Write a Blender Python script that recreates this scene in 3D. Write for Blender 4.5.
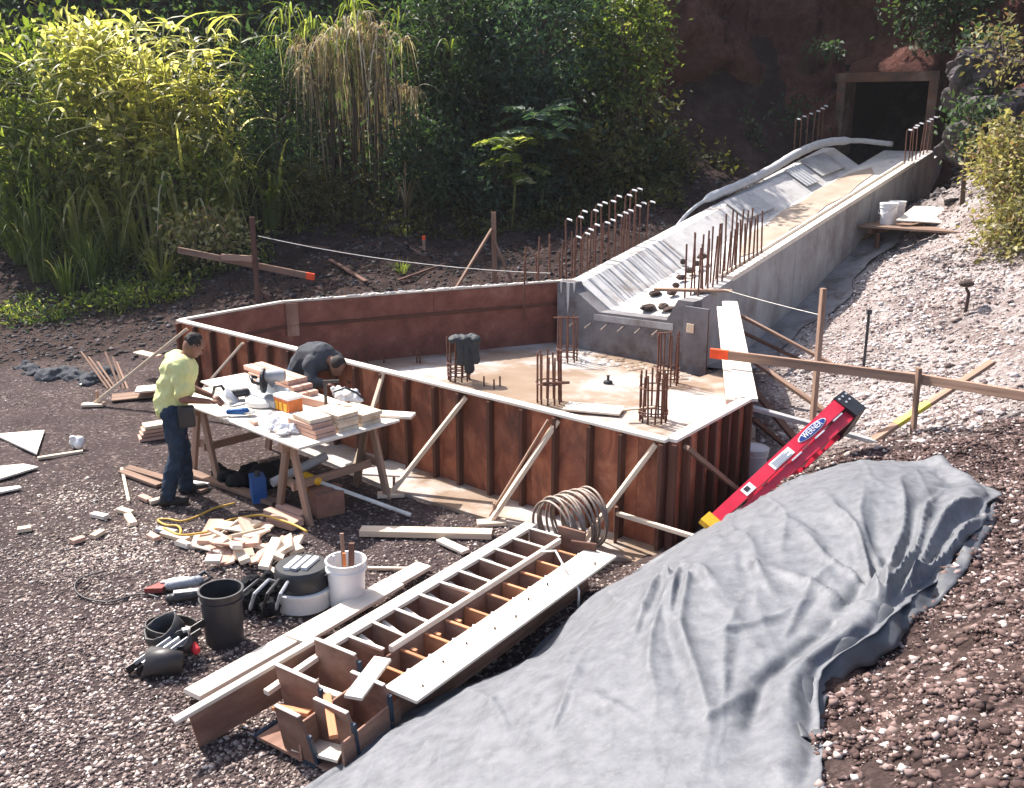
import bpy, math, random
import numpy as np
from mathutils import Vector, Matrix

random.seed(7)
RNG = np.random.default_rng(11)
SC = bpy.context.scene
COL = SC.collection
for o in list(bpy.data.objects):
    bpy.data.objects.remove(o)

# ------------------------------------------------------------------ camera, sky, sun, exposure
FPX, CAM_H, PITCH = 1000.0, 3.8, math.radians(16.0)
W_PX, H_PX = 1024, 788
cam_data = bpy.data.cameras.new('camera')
cam_data.sensor_width = 36.0
cam_data.lens = 36.0 * FPX / W_PX
cam_data.clip_end = 400
cam = bpy.data.objects.new('camera', cam_data)
cam.location = (0, 0, CAM_H)
cam.rotation_euler = (math.pi / 2 - PITCH, 0, 0)
COL.objects.link(cam)
SC.camera = cam

SUN_EL, SUN_AZ = math.radians(50), math.radians(-46)      # azimuth clockwise from +Y: the sun stands behind the left bank
world = bpy.data.worlds.new('World')
SC.world = world
world.use_nodes = True
wn = world.node_tree
wn.nodes.clear()
sky = wn.nodes.new('ShaderNodeTexSky')
sky.sky_type = 'NISHITA'
sky.sun_disc = False
sky.air_density = 0.9
sky.dust_density = 3.0
sky.ozone_density = 0.3
sky.sun_elevation = SUN_EL
sky.sun_rotation = SUN_AZ
bg = wn.nodes.new('ShaderNodeBackground')
bg.inputs['Strength'].default_value = 0.14
wo = wn.nodes.new('ShaderNodeOutputWorld')
wn.links.new(sky.outputs[0], bg.inputs[0])
wn.links.new(bg.outputs[0], wo.inputs[0])

sun_data = bpy.data.lights.new('sun', 'SUN')
sun_data.energy = 5.0
sun_data.angle = math.radians(0.55)
sun_data.color = (1.0, 0.95, 0.90)
sun = bpy.data.objects.new('sun', sun_data)
to_sun = Vector((math.sin(SUN_AZ) * math.cos(SUN_EL), math.cos(SUN_AZ) * math.cos(SUN_EL), math.sin(SUN_EL)))
sun.rotation_euler = to_sun.to_track_quat('Z', 'Y').to_euler()
sun.location = to_sun * 60
COL.objects.link(sun)

SC.view_settings.view_transform = 'Standard'
SC.view_settings.look = 'None'
SC.view_settings.exposure = 1.1
SC.view_settings.gamma = 1.0
SC.cycles.max_bounces = 6
SC.cycles.diffuse_bounces = 3
SC.cycles.glossy_bounces = 2
SC.cycles.use_adaptive_sampling = True
SC.cycles.adaptive_threshold = 0.02
SC.cycles.transparent_max_bounces = 8
SC.cycles.use_denoising = True

# ------------------------------------------------------------------ measuring helpers
CP, SP = math.cos(PITCH), math.sin(PITCH)
def ray(u, v):
    x, yc = (u - W_PX / 2) / FPX, -(v - H_PX / 2) / FPX
    return Vector((x, CP + yc * SP, -SP + yc * CP))
def at(u, v, z):
    d = ray(u, v)
    return Vector((0, 0, CAM_H)) + d * ((z - CAM_H) / d.z)
def atY(u, v, Y):
    d = ray(u, v)
    return Vector((0, 0, CAM_H)) + d * (Y / d.y)
def V(*a): return Vector(a)

# ------------------------------------------------------------------ noise and terrain
_T = RNG.random((256, 256))
def vnoise(x, y):
    x = np.asarray(x, float); y = np.asarray(y, float)
    xi = np.floor(x).astype(int); yi = np.floor(y).astype(int)
    fx = x - xi; fy = y - yi
    fx = fx * fx * (3 - 2 * fx); fy = fy * fy * (3 - 2 * fy)
    a = _T[xi & 255, yi & 255]; b = _T[(xi + 1) & 255, yi & 255]
    c = _T[xi & 255, (yi + 1) & 255]; d = _T[(xi + 1) & 255, (yi + 1) & 255]
    return (a * (1 - fx) + b * fx) * (1 - fy) + (c * (1 - fx) + d * fx) * fy - 0.5
def fbm(x, y, o=4):
    s = 0; a = 1.0
    for k in range(o):
        s = s + a * vnoise(x * 2 ** k + 17.3 * k, y * 2 ** k + 5.1 * k); a *= 0.5
    return s

CTRL = []
def cp(*pts): CTRL.extend(pts)
# work yard and basin
cp((-14, -4, 0), (-8, -4, .1), (-9, 4, 0), (-5, 5, 0), (-3, 4, 0), (-2, 6, 0), (-7, 8, 0), (-4, 8, 0), (-2, 8, 0), (0, 8, 0),
   (-6, 11, 0), (-3, 11, 0), (-5, 14, .02), (-10, 10, 0), (-15, 8, .1), (-9, 14, .05), (-1, 10.8, 0), (1, 12, 0), (1, 14.5, 0),
   (2.4, 10.2, 0), (1.3, 8.3, 0), (2.7, 12, 0), (-2, 13, 0), (-3.6, 13.2, 0), (.2, 6.2, .05), (.5, 9.5, 0), (3.1, 14, 0.02))
# left and back bank
cp((-8.2, 17.4, .1), (-13, 17, .3), (-20, 16, .8), (-8.5, 20, .66), (-6.4, 20.5, 1.15), (-3, 16, .35), (-1.3, 20.5, 1.2),
   (-3, 18, .75), (0, 17.5, .75), (2.4, 19, 1.6), (4, 21, 2.0), (5.5, 22.5, 2.3), (1, 21.5, 1.7), (-13, 20, 1.0), (-20, 20, 2.0))
for X in (-24, -18, -12, -7, -3, 1, 4):
    cp((X, 23, 3.0), (X, 26, 6.6), (X, 30, 11.5), (X, 35, 16))
# chute bed and its right side
cp((2.6, 16.2, .2), (4.5, 18.4, .95), (6.6, 21, 1.7), (8.3, 23, 2.1), (3.9, 15.6, -.02), (4.5, 15.3, .15), (5.2, 17.3, .55),
   (6.55, 18.9, 1.25), (8.34, 21, 1.95), (9.4, 21, 2.05), (7.05, 18, 1.35), (5.9, 16.6, .75), (10.5, 25.5, 2.2))
# right slope
cp((6.8, 14, 1.17), (5.2, 10.5, .72), (3.7, 9, .75), (4.15, 8, .9), (4.5, 13.4, .3), (3.76, 10.25, .36), (6.2, 16.3, 1.1),
   (8.2, 16, 1.9), (9.9, 17, 3.4), (12, 17, 5.5), (10.6, 20, 4.8), (12, 12, 3.6), (9, 12, 2.0), (7, 8, 1.6), (15, 22, 9), (18, 15, 7),
   (13, 30, 12), (18, 28, 14), (9, 31, 12), (18, 6, 4))
# covered pile and soil heap near the camera
cp((-1.3, 4.8, .02), (-.95, 5.2, .04), (.78, 7.25, .08), (1.53, 7.5, .42), (2.75, 7.62, .95), (3.6, 6.9, 1.05), (2.47, 5.3, 1.1), (1.62, 4.49, 1.05),
   (1.34, 4.0, 1.0), (.85, 5.75, .8), (-.05, 5.3, .4), (.95, 4.3, .95), (1.75, 6.4, .98), (2.5, 6.6, 1.18), (.9, 6.6, .5), (1.86, 3.7, 1.3), (2.5, 4.56, 1.3), (3.14, 5.87, 1.15),
   (5, 5, 1.8), (3, 2, 1.9), (0, 0, 2.0), (-2, 0, 1.0), (-5, 0, .3), (-3, 3, .03), (-1.5, 3, .35), (0, 3.6, .75), (9, 0, 2.6))
_C = np.array(CTRL, float)
_EPS2 = .35 ** 2
def _phi(d2): return -np.sqrt(d2 + _EPS2)
_D2 = (_C[:, None, 0] - _C[None, :, 0]) ** 2 + (_C[:, None, 1] - _C[None, :, 1]) ** 2
_n = len(_C)
_A = np.zeros((_n + 1, _n + 1))
_A[:_n, :_n] = _phi(_D2) - np.eye(_n) * 0.02
_A[:_n, _n] = 1; _A[_n, :_n] = 1
_WT = np.linalg.solve(_A, np.append(_C[:, 2], 0))

BASIN = [at(183, 321, 1.05), at(668, 440, 1.05), at(742, 400, 1.05), at(727, 303, 1.05), at(703, 309, 1.05), at(573, 281, 1.05), at(283, 303, 1.05)]
_cx, _cy = sum(p.x for p in BASIN) / 7, sum(p.y for p in BASIN) / 7
def _grow(p, d):
    v = Vector((p.x - _cx, p.y - _cy)); return (p.x + v.normalized().x * d, p.y + v.normalized().y * d)
BASIN_WIDE = [_grow(p, .28) for p in BASIN]
def in_poly(x, y, P):
    x = np.asarray(x, float); y = np.asarray(y, float)
    r = np.zeros(x.shape, bool)
    n = len(P)
    for i in range(n):
        ax, ay = P[i][0], P[i][1]; bx, by = P[(i + 1) % n][0], P[(i + 1) % n][1]
        c = (ay > y) != (by > y)
        with np.errstate(divide='ignore', invalid='ignore'):
            xx = (bx - ax) * (y - ay) / (by - ay + 1e-12) + ax
        r ^= c & (x < xx)
    return r
def H0(x, y):
    x = np.asarray(x, float); y = np.asarray(y, float)
    sh = x.shape
    xf, yf = x.ravel(), y.ravel()
    out = np.empty(len(xf))
    for i in range(0, len(xf), 20000):
        d2 = (xf[i:i + 20000, None] - _C[None, :, 0]) ** 2 + (yf[i:i + 20000, None] - _C[None, :, 1]) ** 2
        out[i:i + 20000] = _phi(d2) @ _WT[:_n] + _WT[_n]
    return out.reshape(sh)
# plan outline of the tarp over the pile
TARP_L = [(-1.6, 4.3), (-1.12, 4.95), (-.42, 5.8), (.2, 6.5), (.74, 7.12)]
TARP_T = [(.74, 7.12), (1.1, 7.5), (1.6, 7.75), (2.3, 7.95), (2.95, 7.95), (3.5, 7.6)]
TARP_R = [(1.2, 3.3), (1.36, 3.95), (1.55, 4.4), (1.98, 4.75), (2.3, 5.12), (2.75, 5.62), (3.15, 6.2), (3.55, 6.75), (3.5, 7.6)]
TARP_B = [(-1.6, 4.3), (-.7, 3.7), (.3, 3.3), (1.2, 3.3)]
TARP_POLY = [tuple(p) for p in TARP_B] + [tuple(p) for p in TARP_R[1:]] + [tuple(p) for p in reversed(TARP_T[:-1])] + [tuple(p) for p in reversed(TARP_L[1:-1])]
def H(x, y):
    h = H0(x, y)
    x = np.asarray(x, float); y = np.asarray(y, float)
    rough = np.clip((h - .15) / .8, 0, 1)
    calm = np.where(in_poly(x, y, TARP_POLY), .12, 1.0)
    h = h + (fbm(x * 1.1, y * 1.1) * (.035 + .16 * rough) + fbm(x * 5, y * 5, 3) * (.015 + .05 * rough)) * calm
    return np.where(in_poly(x, y, BASIN_WIDE), np.minimum(h, 0.0), h)
def hz(x, y): return float(H(np.array([x]), np.array([y]))[0])
def gp(u, v, dz=0.0):
    d = ray(u, v)
    t = np.linspace(2.5, 40, 1600)
    z = CAM_H + d.z * t - H(d.x * t, d.y * t)
    i = int(np.argmax(z < 0))
    if i == 0: i = 1599
    k = z[i - 1] / (z[i - 1] - z[i] + 1e-9)
    tt = t[i - 1] + (t[i] - t[i - 1]) * k
    return Vector((d.x * tt, d.y * tt, CAM_H + d.z * tt + dz))

# ------------------------------------------------------------------ object helpers
WM = {}
def link(name, data, parent=None, M=None):
    o = bpy.data.objects.new(name, data)
    COL.objects.link(o)
    M = M if M is not None else Matrix.Identity(4)
    o.matrix_basis = M
    if parent is not None:
        o.parent = parent
        o.matrix_parent_inverse = WM[parent.name].inverted()
    WM[o.name] = M.copy()
    return o
def tag(o, label, cat, group=None):
    o['label'] = label; o['category'] = cat
    if group: o['group'] = group
    return o
def thing(name, label, cat, loc, group=None):
    o = link(name, None, None, Matrix.Translation(Vector(loc)))
    o.empty_display_size = 0.1
    return tag(o, label, cat, group)

class MB:
    def __init__(self): self.v = []; self.f = []; self.mi = []; self.m = 0
    def add(self, vs, fs):
        n = len(self.v)
        self.v.extend([tuple(p) for p in vs])
        for f in fs:
            self.f.append(tuple(i + n for i in f)); self.mi.append(self.m)
    def hexa(self, P):
        self.add(P, [(0, 3, 2, 1), (4, 5, 6, 7), (0, 1, 5, 4), (1, 2, 6, 5), (2, 3, 7, 6), (3, 0, 4, 7)])
    def box(self, c, s, R=None):
        c = Vector(c); x, y, z = s[0] / 2, s[1] / 2, s[2] / 2
        P = [Vector(p) for p in ((-x, -y, -z), (x, -y, -z), (x, y, -z), (-x, y, -z), (-x, -y, z), (x, -y, z), (x, y, z), (-x, y, z))]
        if R is not None: P = [R @ p for p in P]
        self.hexa([p + c for p in P])
    def bar(self, p0, p1, w, h, up=(0, 0, 1)):
        M, L = frame(p0, p1, up)
        c = (Vector(p0) + Vector(p1)) / 2
        self.box(c, (L, w, h), M.to_3x3())
    def tube(self, path, r, n=7, cap=True, closed=False):
        path = [Vector(p) for p in path]
        m = len(path)
        rs = r if isinstance(r, (list, tuple)) else [r] * m
        rings = []
        prev = None
        for i, p in enumerate(path):
            if closed: t = path[(i + 1) % m] - path[i - 1]
            else: t = path[min(i + 1, m - 1)] - path[max(i - 1, 0)]
            t = t.normalized() if t.length > 1e-9 else Vector((0, 0, 1))
            a = prev if prev is not None else (Vector((0, 0, 1)) if abs(t.z) < .9 else Vector((1, 0, 0)))
            s = (a - t * a.dot(t))
            s = s.normalized() if s.length > 1e-6 else t.orthogonal().normalized()
            prev = s
            b = t.cross(s)
            rings.append([p + (s * math.cos(k * 2 * math.pi / n) + b * math.sin(k * 2 * math.pi / n)) * rs[i] for k in range(n)])
        vs = [q for rr in rings for q in rr]; fs = []
        for i in range(m if closed else m - 1):
            j = (i + 1) % m
            for k in range(n):
                fs.append((i * n + k, i * n + (k + 1) % n, j * n + (k + 1) % n, j * n + k))
        if cap and not closed:
            fs.append(tuple(range(n - 1, -1, -1))); fs.append(tuple((m - 1) * n + k for k in range(n)))
        self.add(vs, fs)
    def lathe(self, prof, n=24, c=(0, 0, 0), R=None, cap0=True, cap1=True):
        c = Vector(c); vs = []; fs = []
        for r, z in prof:
            for k in range(n):
                p = Vector((r * math.cos(2 * math.pi * k / n), r * math.sin(2 * math.pi * k / n), z))
                vs.append((R @ p if R is not None else p) + c)
        for i in range(len(prof) - 1):
            for k in range(n):
                fs.append((i * n + k, i * n + (k + 1) % n, (i + 1) * n + (k + 1) % n, (i + 1) * n + k))
        if cap0: fs.append(tuple(range(n - 1, -1, -1)))
        if cap1: fs.append(tuple((len(prof) - 1) * n + k for k in range(n)))
        self.add(vs, fs)
    def prism(self, P, off):
        n = len(P); off = Vector(off)
        vs = [Vector(p) for p in P] + [Vector(p) + off for p in P]
        fs = [tuple(range(n - 1, -1, -1)), tuple(range(n, 2 * n))]
        for i in range(n): fs.append((i, (i + 1) % n, n + (i + 1) % n, n + i))
        self.add(vs, fs)
    def ball(self, c, r, R=None, nu=14, nv=9):
        c = Vector(c); r = Vector(r) if not isinstance(r, (int, float)) else Vector((r, r, r))
        vs = []; fs = []
        def q(p):
            p = Vector((p[0] * r.x, p[1] * r.y, p[2] * r.z))
            return (R @ p if R is not None else p) + c
        vs.append(q((0, 0, -1)))
        for i in range(1, nv):
            a = -math.pi / 2 + math.pi * i / nv
            for k in range(nu):
                b = 2 * math.pi * k / nu
                vs.append(q((math.cos(a) * math.cos(b), math.cos(a) * math.sin(b), math.sin(a))))
        vs.append(q((0, 0, 1)))
        for k in range(nu): fs.append((0, 1 + (k + 1) % nu, 1 + k))
        for i in range(nv - 2):
            for k in range(nu):
                a = 1 + i * nu
                fs.append((a + k, a + (k + 1) % nu, a + nu + (k + 1) % nu, a + nu + k))
        a = 1 + (nv - 2) * nu
        for k in range(nu): fs.append((a + k, a + (k + 1) % nu, len(vs) - 1))
        self.add(vs, fs)
    def capsule(self, p0, p1, r0, r1, n=12):
        p0, p1 = Vector(p0), Vector(p1)
        k = 5
        self.tube([p0.lerp(p1, i / k) for i in range(k + 1)], [r0 + (r1 - r0) * i / k for i in range(k + 1)], n)
        self.ball(p0, r0, None, n, 7); self.ball(p1, r1, None, n, 7)
    def mesh(self, name, mats, smooth=False):
        me = bpy.data.meshes.new(name)
        me.from_pydata(self.v, [], self.f)
        mats = mats if isinstance(mats, (list, tuple)) else [mats]
        for m in mats: me.materials.append(MAT[m])
        if len(mats) > 1: me.polygons.foreach_set('material_index', self.mi)
        if smooth: me.polygons.foreach_set('use_smooth', [True] * len(me.polygons))
        me.update()
        return me
    def build(self, name, mats, parent=None, M=None, smooth=False, auto=False):
        me = self.mesh(name, mats, smooth)
        if auto: me.set_sharp_from_angle(angle=math.radians(40))
        return link(name, me, parent, M)

def frame(p0, p1, up=(0, 0, 1)):
    p0, p1 = Vector(p0), Vector(p1)
    x = p1 - p0; L = x.length; x.normalize()
    up = Vector(up)
    y = up.cross(x)
    if y.length < 1e-4: y = Vector((0, 1, 0)).cross(x)
    y.normalize(); z = x.cross(y)
    M = Matrix((x, y, z)).transposed().to_4x4()
    M.translation = (p0 + p1) / 2
    return M, L
_boxes = {}
def box_mesh(L, w, h, mat):
    key = (round(L, 3), round(w, 4), round(h, 4), mat)
    if key not in _boxes:
        b = MB()
        e = min(.004, h * .2, w * .2)           # small arris on the long edges
        prof = [(-w / 2, -h / 2 + e), (-w / 2 + e, -h / 2), (w / 2 - e, -h / 2), (w / 2, -h / 2 + e),
                (w / 2, h / 2 - e), (w / 2 - e, h / 2), (-w / 2 + e, h / 2), (-w / 2, h / 2 - e)]
        b.prism([(-L / 2, y, z) for y, z in prof], (L, 0, 0))
        b.f = [tuple(reversed(f)) for f in b.f]
        _boxes[key] = b.mesh('board', mat)
    return _boxes[key]
def beam(name, p0, p1, w, h, mat, parent=None, up=(0, 0, 1), label=None, cat=None, group=None):
    M, L = frame(p0, p1, up)
    o = link(name, box_mesh(L, w, h, mat), parent, M)
    if label: tag(o, label, cat, group)
    return o
def np_mesh(name, verts, faces, mat):
    """verts (n,3), faces (m,k)"""
    me = bpy.data.meshes.new(name)
    verts = np.ascontiguousarray(verts, np.float32); faces = np.ascontiguousarray(faces, np.int32)
    k = faces.shape[1]
    me.vertices.add(len(verts)); me.vertices.foreach_set('co', verts.ravel())
    me.loops.add(faces.size); me.loops.foreach_set('vertex_index', faces.ravel())
    me.polygons.add(len(faces))
    me.polygons.foreach_set('loop_start', np.arange(0, faces.size, k, dtype=np.int32))
    me.update(calc_edges=True)
    me.materials.append(MAT[mat])
    return me
def organic(mb, name, mat, parent=None, voxel=.014, smooth=6, M=None, crumple=0.0, cs=9.0):
    """one continuous skin over overlapping volumes"""
    tmp = bpy.data.objects.new('tmp', mb.mesh('tmp', mat))
    COL.objects.link(tmp)
    r = tmp.modifiers.new('r', 'REMESH'); r.mode = 'VOXEL'; r.voxel_size = voxel
    s = tmp.modifiers.new('s', 'SMOOTH'); s.iterations = smooth; s.factor = .5
    dg = bpy.context.evaluated_depsgraph_get()
    me = bpy.data.meshes.new_from_object(tmp.evaluated_get(dg))
    me.name = name
    bpy.data.objects.remove(tmp)
    me.materials.clear(); me.materials.append(MAT[mat])
    if crumple:
        n = len(me.vertices); co = np.empty(n * 3, np.float32); me.vertices.foreach_get('co', co); co = co.reshape(-1, 3)
        no = np.array([v.normal[:] for v in me.vertices])
        x, y, z = co.T
        d = fbm(x * cs + z * cs * .8, y * cs - z * cs * .6, 4) - .6 * np.abs(fbm(x * cs * 1.7 - z * 9, y * cs * 1.7 + z * 11, 3))
        co = co + no * (d * crumple)[:, None]
        me.vertices.foreach_set('co', np.ascontiguousarray(co, np.float32).ravel()); me.update()
    me.polygons.foreach_set('use_smooth', [True] * len(me.polygons))
    return link(name, me, parent, M)

# ------------------------------------------------------------------ materials
MAT = {}
def _new(name):
    m = bpy.data.materials.new(name); m.use_nodes = True
    nt = m.node_tree; nt.nodes.clear()
    out = nt.nodes.new('ShaderNodeOutputMaterial')
    p = nt.nodes.new('ShaderNodeBsdfPrincipled')
    nt.links.new(p.outputs[0], out.inputs[0])
    MAT[name] = m
    return m, nt, p, out
def node(nt, t, **kw):
    n = nt.nodes.new(t)
    for k, v in kw.items():
        if k in n.inputs: n.inputs[k].default_value = v
        else: setattr(n, k, v)
    return n
def ramp(nt, fac, stops):
    r = nt.nodes.new('ShaderNodeValToRGB')
    e = r.color_ramp.elements
    while len(e) < len(stops): e.new(0.5)
    for el, (p, c) in zip(e, stops):
        el.position = p; el.color = (*c, 1)
    nt.links.new(fac, r.inputs[0])
    return r.outputs[0]
def mix(nt, fac, a, b, mode='MIX'):
    m = nt.nodes.new('ShaderNodeMix'); m.data_type = 'RGBA'; m.blend_type = mode
    for sock, v in ((m.inputs['Factor'], fac), (m.inputs['A'], a), (m.inputs['B'], b)):
        if hasattr(v, 'is_linked'): nt.links.new(v, sock)
        else: sock.default_value = v if isinstance(v, float) else (*v, 1)
    return m.outputs['Result']
def surf(name, stops, scale=6, stretch=(1, 1, 1), rough=.8, bump=.3, bscale=40, metal=0.0, spec=.3, rnd=.0, stain=None, coat=0.0, detail=6, dist=0.0):
    m, nt, p, out = _new(name)
    tc = nt.nodes.new('ShaderNodeTexCoord')
    mp = nt.nodes.new('ShaderNodeMapping'); mp.inputs['Scale'].default_value = stretch
    nt.links.new(tc.outputs['Object'], mp.inputs[0])
    oi = nt.nodes.new('ShaderNodeObjectInfo')
    off = node(nt, 'ShaderNodeVectorMath', operation='SCALE')
    cmb = nt.nodes.new('ShaderNodeCombineXYZ')
    for i in range(3): nt.links.new(oi.outputs['Random'], cmb.inputs[i])
    nt.links.new(cmb.outputs[0], off.inputs[0]); off.inputs['Scale'].default_value = 37.0
    ad = node(nt, 'ShaderNodeVectorMath', operation='ADD')
    nt.links.new(mp.outputs[0], ad.inputs[0]); nt.links.new(off.outputs[0], ad.inputs[1])
    vec = ad.outputs[0]
    n1 = node(nt, 'ShaderNodeTexNoise', Scale=scale, Detail=detail, Roughness=.62, Distortion=dist)
    nt.links.new(vec, n1.inputs['Vector'])
    c = ramp(nt, n1.outputs['Fac'], stops)
    if stain:
        n2 = node(nt, 'ShaderNodeTexNoise', Scale=stain[1], Detail=5.0, Roughness=.7)
        nt.links.new(vec, n2.inputs['Vector'])
        f = ramp(nt, n2.outputs['Fac'], [(stain[2], (0, 0, 0)), (stain[3], (1, 1, 1))])
        c = mix(nt, f, c, stain[0])
    if rnd:
        hsv = nt.nodes.new('ShaderNodeHueSaturation')
        mr = node(nt, 'ShaderNodeMapRange'); mr.inputs[3].default_value = 1 - rnd; mr.inputs[4].default_value = 1 + rnd
        nt.links.new(oi.outputs['Random'], mr.inputs[0]); nt.links.new(mr.outputs[0], hsv.inputs['Value'])
        nt.links.new(c, hsv.inputs['Color']); c = hsv.outputs[0]
    nt.links.new(c, p.inputs['Base Color'])
    p.inputs['Roughness'].default_value = rough
    p.inputs['Metallic'].default_value = metal
    p.inputs['Specular IOR Level'].default_value = spec
    p.inputs['Coat Weight'].default_value = coat
    if bump:
        n3 = node(nt, 'ShaderNodeTexNoise', Scale=bscale, Detail=4.0)
        nt.links.new(vec, n3.inputs['Vector'])
        b = node(nt, 'ShaderNodeBump', Strength=bump, Distance=.01)
        nt.links.new(n3.outputs['Fac'], b.inputs['Height']); nt.links.new(b.outputs[0], p.inputs['Normal'])
    return m
def plain(name, c, rough=.6, metal=0.0, spec=.4, var=.25, bump=.1):
    d = tuple(x * (1 - var) for x in c); l = tuple(min(1, x * (1 + var * .6)) for x in c)
    return surf(name, [(.3, d), (.7, l)], 9, rough=rough, metal=metal, spec=spec, bump=bump)
def island(name, stops, rough=.9, trans=0.0, tcol=None, spec=.25, bump=0):
    """colour per connected piece: pebbles, leaves"""
    m, nt, p, out = _new(name)
    g = nt.nodes.new('ShaderNodeNewGeometry')
    c = ramp(nt, g.outputs['Random Per Island'], stops)
    tc = nt.nodes.new('ShaderNodeTexCoord')
    n1 = node(nt, 'ShaderNodeTexNoise', Scale=.9, Detail=3.0)
    nt.links.new(tc.outputs['Object'], n1.inputs['Vector'])
    v = ramp(nt, n1.outputs['Fac'], [(.3, (.62, .62, .62)), (.7, (1.25, 1.25, 1.25))])
    c = mix(nt, 1.0, c, v, 'MULTIPLY')
    nt.links.new(c, p.inputs['Base Color'])
    p.inputs['Roughness'].default_value = rough; p.inputs['Specular IOR Level'].default_value = spec
    if trans:
        t = nt.nodes.new('ShaderNodeBsdfTranslucent')
        tc2 = mix(nt, 1.0, c, tcol or (1.6, 1.7, .7), 'MULTIPLY')
        nt.links.new(tc2, t.inputs[0])
        ms = nt.nodes.new('ShaderNodeMixShader'); ms.inputs[0].default_value = trans
        nt.links.new(p.outputs[0], ms.inputs[1]); nt.links.new(t.outputs[0], ms.inputs[2])
        nt.links.new(ms.outputs[0], out.inputs[0])
    return m

G = (.06, 1, 1)   # grain runs along local X
surf('lumber', [(.25, (.50, .36, .24)), (.5, (.66, .52, .38)), (.75, (.74, .62, .49))], 14, G, .75, .25, 30, rnd=.12, stain=((.40, .27, .17), 5, .58, .75))
surf('pale_ply', [(.3, (.62, .53, .43)), (.7, (.76, .69, .60))], 9, (.25, 1, 1), .7, .15, 30, rnd=.08, stain=((.48, .38, .29), 3, .6, .8))
surf('old_lumber', [(.25, (.16, .10, .07)), (.5, (.27, .17, .12)), (.75, (.36, .25, .19))], 14, G, .85, .35, 30, rnd=.25)
surf('dark_lumber', [(.25, (.06, .032, .024)), (.5, (.11, .055, .04)), (.75, (.17, .09, .065))], 14, G, .85, .35, 30, rnd=.25)
surf('pink_lumber', [(.25, (.40, .23, .17)), (.5, (.52, .32, .24)), (.75, (.6, .42, .33))], 12, G, .8, .3, 30, rnd=.15)
surf('form_ply', [(.25, (.14, .042, .024)), (.42, (.27, .085, .045)), (.55, (.40, .14, .072)), (.72, (.50, .22, .12))], 4.0, (1, 1, .6), .7, .2, 25, rnd=.22,
     stain=((.12, .05, .034), 1.8, .5, .72), dist=.8)
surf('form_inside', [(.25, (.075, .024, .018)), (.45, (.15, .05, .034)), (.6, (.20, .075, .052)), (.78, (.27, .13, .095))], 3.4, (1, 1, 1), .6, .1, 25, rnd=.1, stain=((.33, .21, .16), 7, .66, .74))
surf('stud_wood', [(.25, (.06, .026, .018)), (.5, (.11, .047, .031)), (.8, (.2, .10, .066))], 9, G, .85, .3, 30, rnd=.3)
surf('frame_ply', [(.25, (.13, .066, .046)), (.5, (.24, .135, .096)), (.75, (.36, .23, .17))], 5, (.3, 1, 1), .8, .25, 25, rnd=.2, stain=((.14, .07, .05), 3, .55, .72))
surf('orange_wood', [(.25, (.42, .16, .07)), (.7, (.58, .27, .14))], 12, G, .8, .3, 30, rnd=.2)
surf('blue_paint', [(.3, (.025, .04, .06)), (.7, (.04, .065, .095))], 8, rough=.6, bump=.2, stain=((.2, .13, .1), 10, .6, .66))
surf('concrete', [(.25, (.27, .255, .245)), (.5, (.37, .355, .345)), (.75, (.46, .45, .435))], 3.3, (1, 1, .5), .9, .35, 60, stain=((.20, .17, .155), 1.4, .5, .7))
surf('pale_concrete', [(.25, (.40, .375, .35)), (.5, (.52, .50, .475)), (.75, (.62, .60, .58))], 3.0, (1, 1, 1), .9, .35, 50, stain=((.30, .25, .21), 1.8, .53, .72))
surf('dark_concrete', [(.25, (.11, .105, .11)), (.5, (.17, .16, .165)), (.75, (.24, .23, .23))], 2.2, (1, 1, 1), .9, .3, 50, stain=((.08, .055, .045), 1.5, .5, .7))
surf('stained_concrete', [(.25, (.04, .026, .02)), (.5, (.085, .056, .042)), (.75, (.19, .14, .11))], 2.6, (1, 1, 1), .9, .4, 30, stain=((.14, .055, .028), 1.8, .5, .7))
surf('wet_sand', [(.25, (.20, .135, .088)), (.5, (.29, .21, .15)), (.75, (.36, .285, .22))], 1.5, (1, 1, 1), .33, .06, 50, spec=.55, stain=((.50, .47, .44), .55, .47, .6))  # pale patches carry both white concrete and the whitish glare on the floor
surf('rust', [(.25, (.07, .032, .022)), (.55, (.14, .065, .045)), (.8, (.24, .13, .095))], 30, rough=.85, bump=.3, bscale=80)
surf('hoop_steel', [(.25, (.16, .12, .10)), (.55, (.3, .24, .2)), (.8, (.42, .36, .31))], 20, rough=.55, bump=.2, metal=.4, bscale=80)
m = surf('tarp', [(.28, (.082, .085, .094)), (.5, (.122, .127, .138)), (.72, (.16, .165, .176))], 9.0, (1, 1, 1), .58, .25, 40, spec=.3, detail=9, stain=((.165, .166, .17), 22.0, .52, .8))
surf('red_fibreglass', [(.3, (.50, .012, .035)), (.7, (.62, .03, .06))], 5, rough=.35, bump=.05, spec=.5, stain=((.5, .2, .2), 14, .68, .74))
plain('black_plastic', (.022, .022, .025), .45, spec=.5)
plain('dark_plastic', (.035, .033, .036), .5)
plain('white_plastic', (.78, .78, .77), .4, var=.08, spec=.5)
plain('grey_plastic', (.30, .31, .33), .5)
plain('blue_plastic', (.02, .10, .30), .45)
plain('yellow_plastic', (.75, .40, .02), .45)
plain('orange_plastic', (.55, .15, .03), .5)
plain('orange_paint', (.85, .09, .02), .6, var=.15)
plain('yellow_paint', (.62, .55, .08), .6)
plain('steel', (.45, .46, .48), .35, metal=.8)
plain('pale_steel', (.6, .61, .62), .4, metal=.3)
plain('cable_yellow', (.60, .36, .06), .6)
plain('string', (.62, .6, .55), .8)
plain('grey_pipe', (.42, .41, .40), .5)
plain('white_hose', (.48, .48, .48), .5, var=.15)
plain('black_cloth', (.016, .016, .018), .95, spec=.15)
plain('wrap_cloth', (.03, .035, .038), .7, spec=.4)
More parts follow.
